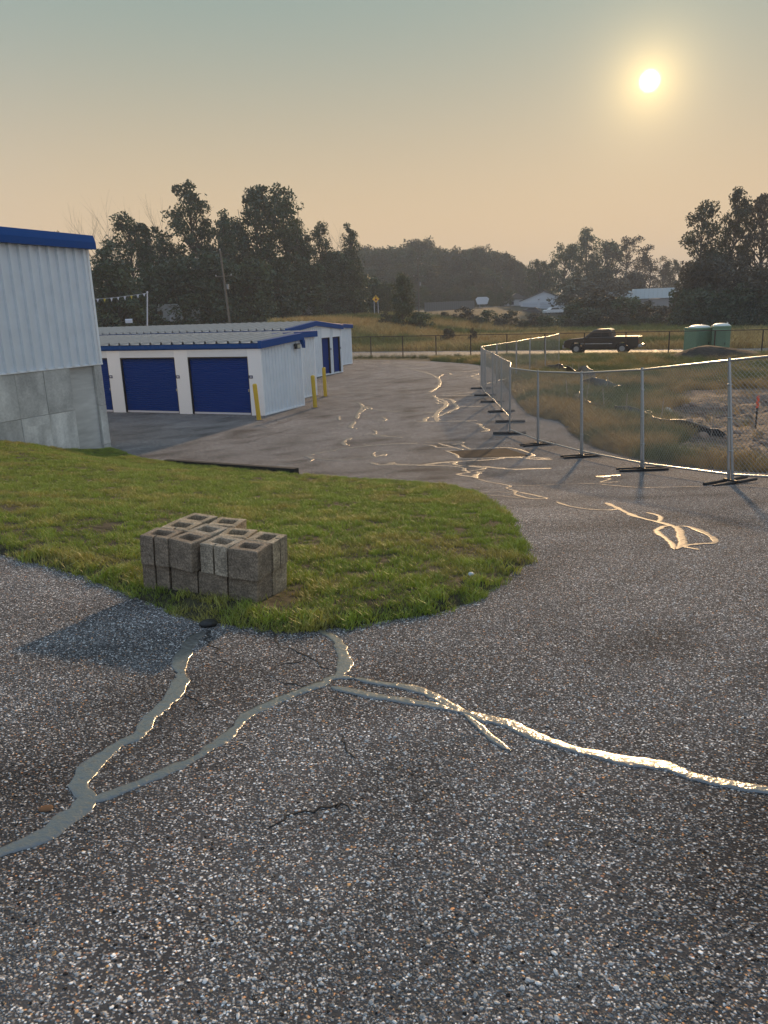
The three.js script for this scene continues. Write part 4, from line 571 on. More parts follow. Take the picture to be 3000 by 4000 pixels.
// ------------------------------------------------------------ collapsed silt fence, stakes, litter
function silt(pts, h, seed, label, colour) {
  const c = spline(pts, 60), pos = [], K = 4, V = [], t = thing('silt_fence', label, 'silt fence'); const rng = rngOf(seed);
  c.forEach(([x, z], i) => { const y = land(x, z), hh = h * (0.35 + 0.85 * vnoise(i * 0.22, 0, seed)), lx = (vnoise(i * 0.18, 3, seed) - 0.35) * 0.9; for (let k = 0; k <= K; k++) { const s = k / K; V.push([x + lx * s * s + 0.1 * (vnoise(i * 0.7, k, seed + 2) - 0.5), y - 0.03 + hh * (s < 0.8 ? s : 0.8 + (s - 0.8) * 0.2) + 0.06 * (vnoise(i * 0.8, k + 9, seed) - 0.5), z - 0.35 * lx * s + 0.1 * (vnoise(i * 0.6, k, seed + 4) - 0.5)]); } });
  for (let i = 0; i < c.length - 1; i++) for (let k = 0; k < K; k++) { const a = V[i * (K + 1) + k], b = V[i * (K + 1) + k + 1], p = V[(i + 1) * (K + 1) + k], q = V[(i + 1) * (K + 1) + k + 1]; pos.push(...a, ...p, ...b, ...b, ...p, ...q); }
  const g = mergeVertices(geoOf(pos).deleteAttribute('normal'), 1e-4); g.computeVertexNormals(); part('fabric', g, mat(colour, 0.42), t);
  const hem = []; for (let i = 0; i < c.length - 1; i++) { const a = V[i * (K + 1) + K], b = V[(i + 1) * (K + 1) + K]; hem.push(rod(a, b, 0.022, 0.022, 5)); } part('hem', hem, mat([0.18, 0.15, 0.13], 0.35), t);
  for (let i = 4; i < c.length; i += 9) { const [x, z] = c[i], y = land(x, z); part('stake', rod([x, y - 0.1, z], [x + (rng() - 0.5) * 0.3, y + 0.55 + 0.35 * rng(), z + (rng() - 0.5) * 0.3], 0.018, 0.015, 5), mat([0.4, 0.32, 0.24], 0.8), t); }
}
silt([[8.1, -44.2], [8.82, -43.5], [9.6, -41.8], [9.8, -38.5], [9.2, -33.7], [9.4, -31.5]], 0.75, 5, 'crumpled brown silt fence farther back among the weeds', [0.06, 0.042, 0.034]);
silt([[7.08, -29.7], [7.1, -28.3], [7.46, -26.7], [7.64, -25], [7.86, -23.2], [7.7, -21.3], [8.2, -20.2], [9.0, -19.9]], 0.42, 9, 'sagging black silt fence nearer the yard edge', [0.035, 0.033, 0.032]);
{ const x = 10.43, z = -21.24, t = thing('survey_stake', 'wooden survey stake with orange top standing in the dirt', 'stake', [x, land(x, z), z]); part('stick', rbox(0.045, 1.0, 0.02, 0, 0.4, 0, 0.004), M.wood, t); part('flagging', rbox(0.07, 0.34, 0.035, 0, 0.73, 0, 0.01), mat([0.85, 0.12, 0.05], 0.6), t); }
{ const rng = rngOf(8); const lump = (r, s, fl) => { const g = mergeVertices(new THREE.IcosahedronGeometry(r, 2).deleteAttribute('uv').deleteAttribute('normal')); const p = g.attributes.position; for (let i = 0; i < p.count; i++) { const x = p.getX(i), y = p.getY(i), z = p.getZ(i), k = 0.65 + 0.7 * vnoise(x / r * 2 + 9, y / r * 2 + z / r * 3, s); p.setXYZ(i, x * k, y * k * fl, z * k); } g.computeVertexNormals(); return g; };
  const put = (n, g, m, x, z, up, label, cat) => { const o = single(n, g, m, label, cat); o.position.set(x, (lawnIn(x, z) > 0 ? lawnY(x, z) : Math.max(G(x, z), land(x, z))) + up, z); return o; };
  put('litter', lump(0.022, 3, 0.55), mat([0.42, 0.47, 0.5], 0.7), 0.62, -5.3, 0.035, 'small crumpled white scrap in the grass near the lawn tip', 'litter'); put('tar_lump', lump(0.05, 6, 0.6), mat([0.012, 0.012, 0.012], 0.55), -1.11, -4.42, 0.015, 'small black tar lump on the asphalt by the lawn edge', 'tar');
  put('dead_leaf', lump(0.022, 9, 0.16), mat([0.13, 0.065, 0.03], 0.9), -1.24, -2.39, 0.004, 'brown dead leaf on the asphalt near the sealed crack', 'leaf'); put('rock', lump(0.16, 12, 0.7), mat([0.5, 0.47, 0.42], 0.9), 9.4, -25.2, 0.05, 'pale rock lying at the edge of the bare dirt', 'rock');
  const dirt = mat([0.17, 0.125, 0.092], 1, 0, { bumpMap: noiseBump, bumpScale: 0.03 }), L = [], dg = [lump(1, 21, 0.6), lump(1, 22, 0.55), lump(1, 23, 0.7)].map((g) => g); const lists = [[], [], []];
  for (let i = 0; i < 1500; i++) { const x = 7.2 + 9 * rng(), z = -12 - 16 * rng(); if (lotIn(x, z) > -0.8) continue; const v = 0.55 + 0.6 * rng(); lists[i % 3].push([x, land(x, z), z, 0.02 + 0.13 * rng() ** 3, 0.27 * v, 0.185 * v, 0.13 * v]); }
  lists.forEach((l, i) => scatter('dirt_clods', dg[i], mat([1, 1, 1], 1), l, ['loose brown clods scattered over the bare dirt', 'smaller loose clods among the ruts in the dirt', 'rounded clods of earth on the work site'][i], 'dirt'));
}
// ------------------------------------------------------------ poles, wires, signs and far yards
const poleMat = mat([0.15, 0.125, 0.10], 0.9);
function pole(x, z, y, h, lean, label, arm) { const t = thing('utility_pole', label, 'utility pole', [x, y, z], 0.5, 'utility poles along the far road'); t.rotation.z = lean; part('shaft', rod([0, -0.5, 0], [0, h, 0], 0.16, 0.1, 10), poleMat, t); part('cross_arm', rbox(arm, 0.1, 0.1, 0, h - 3.1, 0.1, 0.01), poleMat, t); for (const s of [-0.45, 0.45]) part('insulator', rod([s * arm, h - 3.05, 0.1], [s * arm, h - 2.85, 0.1], 0.04, 0.03, 6), M.pale, t); part('transformer', new THREE.CylinderGeometry(0.2, 0.2, 0.6, 12).translate(0.35, h - 4.4, 0), M.grey, t); part('insulator', rod([0, h, 0], [0, h + 0.2, 0], 0.04, 0.03, 6), M.pale, t); return t; }
const P1 = az(-10.53, 103), P2 = az(3.02, 150), P3 = az(8.87, 230);
pole(...P1, 0.3, 9.2, 0.055, 'leaning wooden utility pole rising behind the storage roofs', 2.2); pole(...P2, 0.5, 10, 0, 'utility pole standing beside the small field tree', 2.2); pole(...P3, 1.5, 9.4, 0, 'distant utility pole left of the white garage', 2.2);
const wm = mat([0.04, 0.04, 0.04], 1);
function wire(a, b, sag, label) { const pts = []; for (let i = 0; i <= 14; i++) { const t = i / 14; pts.push(new THREE.Vector3(lerp(a[0], b[0], t), lerp(a[1], b[1], t) - sag * 4 * t * (1 - t), lerp(a[2], b[2], t))); } single('power_line', new THREE.TubeGeometry(new THREE.CatmullRomCurve3(pts), 28, 0.014, 4), wm, label, 'cable', 'power lines along the far road'); }
const PW = [[-85, 9.6, -62], [P1[0], 9.5, P1[1]], [P2[0], 10.5, P2[1]], [P3[0], 10.9, P3[1]], [95, 11, -255]];
const SP = ['left of the leaning pole', 'between the leaning pole and the field tree', 'between the field tree and the far pole', 'right of the far pole'];
for (let i = 1; i < PW.length; i++) for (const [n, dy, dx] of [['top', 0, 0], ['upper', -0.9, 0.4], ['middle', -2.7, -0.9], ['lowest', -4.2, 0.2]]) wire([PW[i - 1][0] + dx, PW[i - 1][1] + dy, PW[i - 1][2]], [PW[i][0] + dx, PW[i][1] + dy, PW[i][2]], 0.9 + i * 0.25, `${n} power line ${SP[i - 1]}`);
{ const [x, z] = az(-0.05, 138), t = thing('road_sign', 'yellow diamond warning sign with arrow and red octagon on two posts', 'sign', [x, 0.55, z], 0.05), yel = mat([0.9, 0.5, 0.03], 0.5);
  part('panel', rbox(0.92, 0.92, 0.02, 0, 0, 0, 0.06).rotateZ(Math.PI / 4).translate(0, 2.95, 0), yel, t); part('border', [box(0.86, 0.02, 0.006, 0, 0.43, 0.013), box(0.86, 0.02, 0.006, 0, -0.43, 0.013), box(0.02, 0.82, 0.006, 0.43, 0, 0.013), box(0.02, 0.82, 0.006, -0.43, 0, 0.013)].map((g) => g.rotateZ(Math.PI / 4).translate(0, 2.95, 0)), M.dark, t);
  part('octagon', new THREE.CylinderGeometry(0.19, 0.19, 0.012, 8).rotateY(Math.PI / 8).rotateX(Math.PI / 2).translate(0, 2.84, 0.016), mat([0.33, 0.03, 0.02], 0.5), t); part('arrow', [box(0.07, 0.24, 0.01, 0, 3.16, 0.014), new THREE.ExtrudeGeometry(new THREE.Shape([[-0.13, 3.24], [0.13, 3.24], [0, 3.45]].map((p) => new THREE.Vector2(...p))), { depth: 0.006, bevelEnabled: false }).translate(0, 0, 0.012)], M.dark, t);
  part('post', rod([-0.32, 0, -0.04], [-0.32, 2.9, -0.04], 0.055, 0.055, 6), M.pale, t); part('post', rod([0.34, 0, -0.04], [0.34, 2.9, -0.04], 0.055, 0.055, 6), M.pale, t); }
{ const [x, z] = az(-16.25, 82), y = 0.6, [x2, z2] = az(-26, 76); const t = thing('pennant_pole', 'leaning white pole at the end of the pennant string', 'pole', [x, -0.2, z]); t.rotation.z = -0.11; part('shaft', rod([0, 0, 0], [0, 4.25, 0], 0.075, 0.06, 8), M.pale, t); part('cap', new THREE.SphereGeometry(0.1, 8, 6).translate(0, 4.3, 0), M.pale, t);
  const s = thing('pennant_string', 'string of small white and yellow pennants above the far verge', 'pennants'), A = [x + 0.46, 4.0, z], B = [x2, 3.9, z2]; const at = (k) => [lerp(A[0], B[0], k), lerp(A[1], B[1], k) - 0.5 * 4 * k * (1 - k), lerp(A[2], B[2], k)]; part('cord', Array.from({ length: 16 }, (_, i) => rod(at(i / 16), at((i + 1) / 16), 0.02, 0.02, 4)), M.pale, s); const yl = mat([0.55, 0.42, 0.05], 0.6); for (let i = 0; i < 22; i++) { const p = at((i + 0.5) / 22), k = 0.8 + 0.4 * hash2(i, 3, 2); part('pennant', geoOf([p[0] - 0.12, p[1], p[2], p[0] + 0.12, p[1], p[2], p[0] + 0.04 * (k - 1), p[1] - 0.34 * k, p[2] + 0.03]), i % 4 === 2 ? yl : M.pale, s); } }
{ const [x, z] = az(-17.35, 90), t = thing('mailbox', 'white roadside mailbox on a short post beyond the roofs', 'mailbox', [x, 0.1, z], 0.3); part('post', rod([0, 0, 0], [0, 1.1, 0], 0.05, 0.05, 6), M.wood, t); part('box', [rbox(0.75, 0.3, 0.28, 0, 1.22, 0, 0.03), new THREE.CylinderGeometry(0.14, 0.14, 0.75, 12).rotateZ(Math.PI / 2).translate(0, 1.37, 0)], M.pale, t); }
{ const [x, z] = az(-8.85, 88), t = thing('marker_post', 'thin yellow marker post leaning in the verge behind the storage roofs', 'post', [x, land(x, z), z]); t.rotation.z = 0.25; part('rod', rod([0, 0, 0], [0, 1.5, 0], 0.05, 0.05, 6), M.yellow, t); }
function camper(a, r, y, w, h, label, turn) { const [x, z] = az(a, r), t = thing('camper_trailer', label, 'trailer', [x, y, z], turn, 'trailers parked under the trees'), wh = mat([0.42, 0.43, 0.43], 0.5); part('body', new THREE.ExtrudeGeometry(new THREE.Shape([[-w / 2, 0.5], [w / 2, 0.5], [w / 2 + 0.2, 1.2], [w / 2 - 0.1, h - 0.2], [w / 2 - 0.5, h], [-w / 2 + 0.2, h], [-w / 2, h - 0.4]].map((p) => new THREE.Vector2(...p))), { depth: 2.1, bevelEnabled: true, bevelSize: 0.06, bevelThickness: 0.06, bevelSegments: 2 }).translate(0, 0, -1), wh, t); part('window', rbox(w * 0.25, 0.5, 0.05, -w * 0.15, h * 0.6, 1.17, 0.02), M.glass, t); part('door', rbox(0.6, h * 0.6, 0.05, w * 0.22, h * 0.5, 1.17, 0.02), M.pale, t); for (const s of [-0.2, 0.25]) part('wheel', new THREE.TorusGeometry(0.26, 0.1, 8, 16).translate(s * w, 0.36, 1.05), M.rubber, t); }
camper(-14.95, 112, 0.6, 4.6, 2.7, 'pale camper trailer parked in the shade behind the far road', 0.2); camper(-13.3, 113, 0.6, 2.6, 2.3, 'small grey trailer parked right of the pale camper', -0.3); camper(-5.2, 135, 0.8, 1.4, 2.0, 'small white trailer among the trees near the road bend', 1.4);
// garage, sheds, cars and board fence beyond the field
{ const [x, z] = az(11.85, 217), t = thing('garage', 'white gabled garage with two wide doors beyond the field', 'garage', [x, -0.1, z], -0.2), w = 12.2, wall = mat([0.62, 0.64, 0.67], 0.6), D = 8; const sh = new THREE.Shape([[-w / 2, 0], [w / 2, 0], [w / 2, 2.7], [0, 5.0], [-w / 2, 2.7]].map((p) => new THREE.Vector2(...p))); part('wall', new THREE.ExtrudeGeometry(sh, { depth: D, bevelEnabled: false }).translate(0, 0, -D), wall, t);
  const rf = mat([0.16, 0.15, 0.14], 0.8); for (const s of [-1, 1]) part('roof', rbox(7.0, 0.16, D + 0.8, 0, 0, 0, 0.03).rotateZ(-s * Math.atan2(2.3, w / 2)).translate(s * 3.2, 3.98, -D / 2), rf, t); for (const cx of [-3.6, 1.0]) { const d = part('garage_door', rbox(3.9, 2.3, 0.06, cx, 1.2, 0.04, 0.02), mat([0.52, 0.55, 0.6], 0.5), t); for (let k = 1; k < 4; k++) part('door_groove', box(3.8, 0.03, 0.02, cx, k * 0.58, 0.078), M.grey, d); } part('door', rbox(0.95, 2.05, 0.06, 4.6, 1.03, 0.04, 0.02), mat([0.5, 0.52, 0.56], 0.5), t); part('wall_lamp', rbox(0.25, 0.25, 0.2, -1.3, 3.0, 0.1, 0.05), M.dark, t); }
{ const [x, z] = az(18.6, 205), t = thing('metal_shed', 'long low grey metal roofed shed behind the bushes', 'shed', [x, -0.6, z], -0.35); part('wall', bb(-9, 9, 0, 2.6, -4, 4), mat([0.25, 0.25, 0.25], 0.7), t); for (let i = 0; i < 18; i++) part('roof_panel', rbox(0.98, 0.06, 4.9, -8.5 + i, 3.4, 2.2, 0.015).translate(0, 0, 0), mat([0.33, 0.36, 0.37], 0.4, 0.3), t); t.children.filter((c) => c.name === 'roof_panel').forEach((c) => { c.geometry.translate(0, -3.4, -2.2).rotateX(0.5); c.geometry.translate(0, 0, 0); c.position.set(0, 3.9, 2.2); }); part('rear_roof', rbox(18.2, 0.06, 4.9, 0, 0, 0, 0.02).rotateX(-0.5).translate(0, 3.9, -2.1), M.grey, t); }
{ const [x, z] = az(9.9, 235), t = thing('far_house', 'small white house half seen left of the garage', 'house', [x, 0.8, z], -0.1); part('wall', bb(-3, 3, 0, 2.6, -3, 3), mat([0.55, 0.56, 0.57], 0.7), t); part('roof', new THREE.ExtrudeGeometry(new THREE.Shape([[-3.4, 2.5], [3.4, 2.5], [0, 4.2]].map((p) => new THREE.Vector2(...p))), { depth: 6.6, bevelEnabled: false }).translate(0, 0, -3.3), mat([0.12, 0.11, 0.1], 0.8), t); part('window', rbox(1.1, 0.9, 0.06, -1.3, 1.5, 3.03, 0.02), M.glass, t); part('door', rbox(0.95, 2, 0.06, 1.2, 1, 3.03, 0.02), M.pale, t); }
function farCar(a, r, y, turn, label, c) { const [x, z] = az(a, r), t = thing('parked_car', label, 'car', [x, y, z], turn, 'cars parked near the garage'), m = mat(c, 0.3); const ex = (pts, w) => new THREE.ExtrudeGeometry(new THREE.Shape(pts.map((p) => new THREE.Vector2(...p))), { depth: w, bevelEnabled: true, bevelSize: 0.05, bevelThickness: 0.05, bevelSegments: 2 }).translate(0, 0, -w / 2); part('body', ex([[-2.2, 0.35], [2.2, 0.35], [2.25, 0.8], [2.0, 0.95], [-1.9, 0.95], [-2.25, 0.7]], 1.65), m, t); part('cabin', ex([[-1.3, 0.95], [-0.6, 1.45], [1.0, 1.48], [1.7, 0.95]], 1.4), m, t); part('window', ex([[-1.05, 1.0], [-0.55, 1.38], [0.95, 1.4], [1.4, 1.0]], 1.46), M.glass, t); for (const u of [-1.4, 1.4]) for (const s of [-1, 1]) part('wheel', new THREE.TorusGeometry(0.22, 0.1, 8, 14).translate(u, 0.32, s * 0.78), M.rubber, t); }
farCar(12.5, 190, -0.6, 0.3, 'white car parked in front of the garage behind the bushes', [0.6, 0.6, 0.6]); farCar(11.0, 196, -0.5, -0.2, 'dark car parked left in front of the garage', [0.05, 0.05, 0.06]); farCar(15.3, 192, -0.6, 0.2, 'pale silver car partly hidden right of the garage', [0.5, 0.5, 0.5]);
{ const [x, z] = az(7.55, 205), t = thing('sign_board', 'wide white shield shaped board on short posts beside the far road', 'sign board', [x, 1.2, z]); part('board', new THREE.ExtrudeGeometry(new THREE.Shape([[-1.7, 2.3], [-1.2, 2.75], [1.2, 2.75], [1.7, 2.3], [1.25, 1.0], [-1.25, 1.0]].map((p) => new THREE.Vector2(...p))), { depth: 0.1, bevelEnabled: true, bevelSize: 0.03, bevelThickness: 0.03, bevelSegments: 1 }), mat([0.6, 0.62, 0.65], 0.5), t); for (const s of [-0.7, 0.7]) part('leg', rod([s, 0, 0], [s, 1.1, 0], 0.07, 0.07, 6), M.grey, t); }
{ const A = az(3.4, 172), B = az(7.0, 200), t = thing('board_fence', 'long grey board fence beside the far road', 'fence'), bm = [mat([0.15, 0.145, 0.14], 0.9), mat([0.12, 0.115, 0.11], 0.9)], n = 70; for (let i = 0; i < n; i++) { const k = (i + 0.5) / n, x = lerp(A[0], B[0], k), z = lerp(A[1], B[1], k), y = land(x, z); const g = rbox(Math.hypot(B[0] - A[0], B[1] - A[1]) / n - 0.02, 1.9, 0.05, 0, 0, 0, 0.01).rotateY(Math.atan2(-(B[1] - A[1]), B[0] - A[0])).translate(x, y + 0.95, z); part('board', g, bm[(i * 7) % 3 ? 0 : 1], t); } }
// ------------------------------------------------------------ trees
const barkMat = mat([0.10, 0.085, 0.07], 0.95), deadMat = mat([0.15, 0.125, 0.10], 0.95);
const leafMat = (r, g, b) => new THREE.MeshPhysicalMaterial({ color: col(r, g, b), roughness: 0.65, side: THREE.DoubleSide, vertexColors: true, transmission: 0.35, thickness: 0 });
// kind: H height, t0 where the crown starts, R(t) crown radius, n clumps, rc clump radius, leaf size, per clump
function treeGeo(seed, k) {
  const rng = rngOf(seed), bark = [], pos = [], cl = [], bend = (t) => [k.H * 0.03 * Math.sin(t * 3 + seed), k.H * 0.03 * Math.cos(t * 2.3 + seed * 2)];
  const tp = (t) => { const b = bend(t); return [b[0] * t, k.H * t, b[1] * t]; }, r0 = k.H * 0.016 + 0.06, stems = k.stems || 1;
  for (let i = 0; i < 8; i++) bark.push(rod(tp(i / 9), tp((i + 1) / 9), r0 * (1 - i / 9.5), r0 * (1 - (i + 1) / 9.5), 7));
  for (let s = 1; s < stems; s++) { const a = rng() * 6.28; let p = tp(0.06); for (let i = 1; i <= 5; i++) { const t = 0.06 + 0.16 * i, q = [Math.cos(a) * k.R(0.5) * 0.55 * (i / 5), k.H * t, Math.sin(a) * k.R(0.5) * 0.55 * (i / 5)]; bark.push(rod(p, q, r0 * 0.6 * (1 - i / 7), r0 * 0.6 * (1 - (i + 1) / 7), 6)); p = q; } }
  for (let c = 0; c < k.n; c++) {
    const t = k.t0 + (0.985 - k.t0) * Math.pow((c + rng()) / k.n, k.up || 0.9), a = rng() * 6.283, irr = 0.62 + 0.76 * vnoise(Math.cos(a) * 1.6 + 5, Math.sin(a) * 1.6 + t * 4, seed), rad = k.R((t - k.t0) / (1 - k.t0)) * Math.sqrt(0.12 + 0.88 * rng()) * irr, b = tp(t), x = b[0] + rad * Math.cos(a), z = b[2] + rad * Math.sin(a), y = b[1] + (rng() - 0.5) * k.rc;
    const root = tp(Math.max(0.08, t - 0.10 - 0.35 * rad / k.H)); if (rad > k.rc * 0.4) { const mid = [lerp(root[0], x, 0.5), lerp(root[1], y, 0.42), lerp(root[2], z, 0.5)]; bark.push(rod(root, mid, r0 * 0.28, r0 * 0.18, 5), rod(mid, [x, y, z], r0 * 0.18, r0 * 0.06, 4)); }
    const rc = k.rc * (0.6 + 0.7 * rng()) * (t > 0.9 ? 0.75 : 1), tone = 0.75 + 0.5 * rng(), yel = rng() * 0.25;
    for (let l = 0; l < k.per; l++) {
      const u = rng() * 2 - 1, ph = rng() * 6.283, q = Math.sqrt(1 - u * u), rr = rc * Math.pow(rng(), 0.42), cx = x + rr * q * Math.cos(ph) * 1.1, cy = y + rr * u * 0.82, cz = z + rr * q * Math.sin(ph) * 1.1, s = k.leaf * (0.55 + 0.8 * rng());
      const e1 = [rng() - 0.5, rng() - 0.5, rng() - 0.5], e2 = [rng() - 0.5, rng() - 0.5, rng() - 0.5], n1 = s / (Math.hypot(...e1) + 1e-4), n2 = 0.62 * s / (Math.hypot(...e2) + 1e-4), P = (i, j) => [cx + e1[0] * n1 * i + e2[0] * n2 * j, cy + e1[1] * n1 * i + e2[1] * n2 * j, cz + e1[2] * n1 * i + e2[2] * n2 * j];
      const A = P(-0.5, 0), B = P(0.05, 0.5), C = P(0.6, 0.04), D = P(0.02, -0.5); pos.push(...A, ...B, ...C, ...A, ...C, ...D); const v = tone * (0.8 + 0.4 * rng()); for (let w = 0; w < 6; w++) cl.push(v * (1 + yel), v, v * (1 - yel));
    }
  }
  return { bark: join(bark), crown: geoOf(pos, { color: cl }) };
}
function deadGeo(seed, H) {
  const rng = rngOf(seed), out = []; const go = (p, d, L, r, n) => { let q = p; const dir = d.slice(); for (let i = 0; i < 3; i++) { dir[0] += (rng() - 0.5) * 0.16; dir[2] += (rng() - 0.5) * 0.16; dir[1] += 0.05; const e = [q[0] + dir[0] * L / 3, q[1] + dir[1] * L / 3, q[2] + dir[2] * L / 3]; out.push(rod(q, e, r * (1 - i * 0.2), r * (1 - (i + 1) * 0.2), 5)); q = e; if (n > 0) { const kids = n > 2 ? 1 : 2; for (let k = 0; k < kids; k++) { const a = rng() * 6.283, sp = 0.35 + 0.3 * rng(), nd = [dir[0] * 0.8 + Math.cos(a) * sp, dir[1] * 0.85 + 0.15, dir[2] * 0.8 + Math.sin(a) * sp]; go(q, nd, L * (0.5 + 0.2 * rng()), r * (0.42 - 0.08 * i), n - 1); } } } };
  go([0, 0, 0], [0.02, 1, 0.02], H * 0.5, H * 0.022, 3); const g = join(out); g.computeBoundingBox(); const b = g.boundingBox, k = H / b.max.y, w = Math.min(k, H * 0.5 / (b.max.x - b.min.x)); return g.scale(w, k, w);
}
const K = {
  cotton: { H: 22, t0: 0.22, R: (t) => 4.4 * Math.sin(Math.PI * Math.min(1, 0.16 + t * 0.8)) ** 0.7, n: 78, rc: 1.45, leaf: 0.52, per: 92, up: 0.85, stems: 3 },
  cottonB: { H: 20, t0: 0.18, R: (t) => 3.6 * Math.sin(Math.PI * Math.min(1, 0.2 + t * 0.74)) ** 0.8, n: 64, rc: 1.35, leaf: 0.5, per: 90, up: 0.9, stems: 2 },
  spire: { H: 18, t0: 0.1, R: (t) => 2.7 * (1 - t * 0.75) * (0.6 + t), n: 56, rc: 1.15, leaf: 0.46, per: 90, stems: 2 },
  round: { H: 15, t0: 0.12, R: (t) => 4.8 * Math.sqrt(Math.max(0.04, 1 - (t * 1.6 - 0.75) ** 2)), n: 82, rc: 1.5, leaf: 0.55, per: 85, stems: 2 },
  spread: { H: 16, t0: 0.34, R: (t) => 5.6 * Math.sqrt(Math.max(0.05, 1 - (t * 1.4 - 0.6) ** 2)), n: 34, rc: 1.35, leaf: 0.42, per: 120, stems: 3 },
  shrub: { H: 4, t0: 0.04, R: (t) => 2.3 * Math.sqrt(Math.max(0.05, 1 - t * t * 0.9)), n: 34, rc: 0.75, leaf: 0.34, per: 80, stems: 3 },
  low: { H: 11, t0: 0.05, R: (t) => 3.9 * (1 - 0.55 * t), n: 70, rc: 1.35, leaf: 0.5, per: 88, stems: 2 },
};
const protos = {}; let sd = 400; for (const n of Object.keys(K)) protos[n] = [treeGeo(sd++, K[n]), treeGeo(sd++, K[n])];
const leaves = { deep: leafMat(0.036, 0.068, 0.024), mid: leafMat(0.052, 0.088, 0.03), olive: leafMat(0.06, 0.07, 0.028), pale: leafMat(0.075, 0.10, 0.042), brown: leafMat(0.065, 0.06, 0.032) };
const cat = new Map();
function tree(kind, v, a, r, topEl, y0, sx, lv, label, group, name = 'tree') { // height set so that the top stands at elevation topEl seen from the yard
  const [x, z] = az(a, r), base = y0 === null ? land(x, z) : y0, top = EYE + r * Math.tan(topEl * D2R), P = protos[kind][v], H = K[kind].H * 1.02, s = (top - base) / H;
  const t = thing(name, label, name === 'shrub' ? 'shrub' : 'tree', [x, base - 0.1, z], (a * 37 + r * 11) % 6.28, group); t.scale.set(s * sx, s, s * sx);
  const b = new THREE.Mesh(P.bark, barkMat); b.name = name === 'shrub' ? 'stems' : 'trunk'; const c = new THREE.Mesh(P.crown, leaves[lv]); c.name = 'crown'; t.add(b, c); return t;
}
// [kind, variant, photo x on a 1659 wide picture, top y, distance, width factor, leaf, label]; x and y give the bearing and the height only
const bearing = (px, py) => { const u = (px - 829.5) / 1661, v = -(py - 1106) / 1661, cr = Math.cos(-2 * D2R), sr = Math.sin(-2 * D2R), X = u * cr - v * sr, Y = u * sr + v * cr, cp = Math.cos(-14.7 * D2R), sp = Math.sin(-14.7 * D2R), y = Y * cp + sp, z = Y * sp - cp; return [Math.atan2(X, -z) / D2R, Math.atan2(y, Math.hypot(X, z)) / D2R]; };
const LINE = [
  ['cottonB', 0, 120, 505, 112, 1.1, 'deep', 'dark tree just behind the tall building roof corner'], ['spire', 0, 215, 520, 108, 1.2, 'deep', 'dark narrow tree directly right of the tall building'], ['cottonB', 1, 268, 458, 120, 0.9, 'deep', 'dark tree in front of the bare branches, left part of the tree line'], ['spire', 1, 312, 480, 118, 1.05, 'deep', 'narrow dark tree left of the tallest broad cottonwood'],
  ['cotton', 0, 400, 397, 126, 0.92, 'deep', 'tall broad cottonwood left of the leaning utility pole'], ['spire', 0, 470, 455, 122, 0.9, 'deep', 'shorter tree between the two tallest cottonwoods'], ['cotton', 1, 540, 392, 130, 0.95, 'deep', 'tallest open cottonwood with sky gaps, right of the utility pole'], ['cottonB', 0, 612, 402, 134, 0.95, 'deep', 'tall cottonwood at the right side of the tallest pair'],
  ['spire', 1, 655, 505, 136, 1.1, 'deep', 'shorter dark tree right of the tallest cottonwoods'], ['cottonB', 1, 690, 478, 142, 0.7, 'deep', 'pointed tree near the bare poplars'], ['spire', 0, 758, 482, 148, 0.85, 'deep', 'last pointed tree at the right end of the tall tree line'], ['low', 0, 725, 540, 146, 1.1, 'deep', 'lower rounded tree between the two pointed trees on the right of the line'],
  ['low', 1, 245, 570, 108, 1.25, 'mid', 'lower leafy tree beside the tall building, above the pennants'], ['low', 0, 330, 560, 112, 1.2, 'deep', 'lower leafy tree above the leaning white pole'], ['low', 1, 410, 555, 114, 1.2, 'deep', 'lower leafy tree above the parked camper'], ['low', 0, 520, 560, 120, 1.2, 'mid', 'lower leafy tree right behind the utility pole'], ['low', 1, 590, 560, 126, 1.2, 'deep', 'lower leafy tree under the tall cottonwood pair'], ['low', 0, 655, 565, 134, 1.2, 'mid', 'lower leafy tree under the pointed trees'], ['low', 1, 770, 590, 150, 1.0, 'mid', 'lower leafy tree left of the yellow warning sign'], ['spire', 1, 575, 500, 128, 1.0, 'deep', 'dark tree filling the gap between the tall cottonwoods'], ['cottonB', 0, 355, 500, 124, 0.9, 'deep', 'dark tree left under the tallest broad cottonwood'], ['low', 0, 460, 545, 117, 1.1, 'deep', 'lower dark tree left of the utility pole'], ['low', 1, 700, 575, 140, 1.1, 'deep', 'lower dark tree above the small white trailer'], ['cottonB', 1, 500, 470, 132, 1.0, 'deep', 'dark tree directly behind the utility pole top'], ['cottonB', 0, 640, 470, 140, 0.9, 'deep', 'dark tree at the right shoulder of the tallest pair']];
for (const [k, v, px, py, r, sx, lv, label] of LINE) { const [a, e] = bearing(px, py); tree(k, v, a, r, e, null, sx, lv, label, 'trees behind the storage buildings'); }
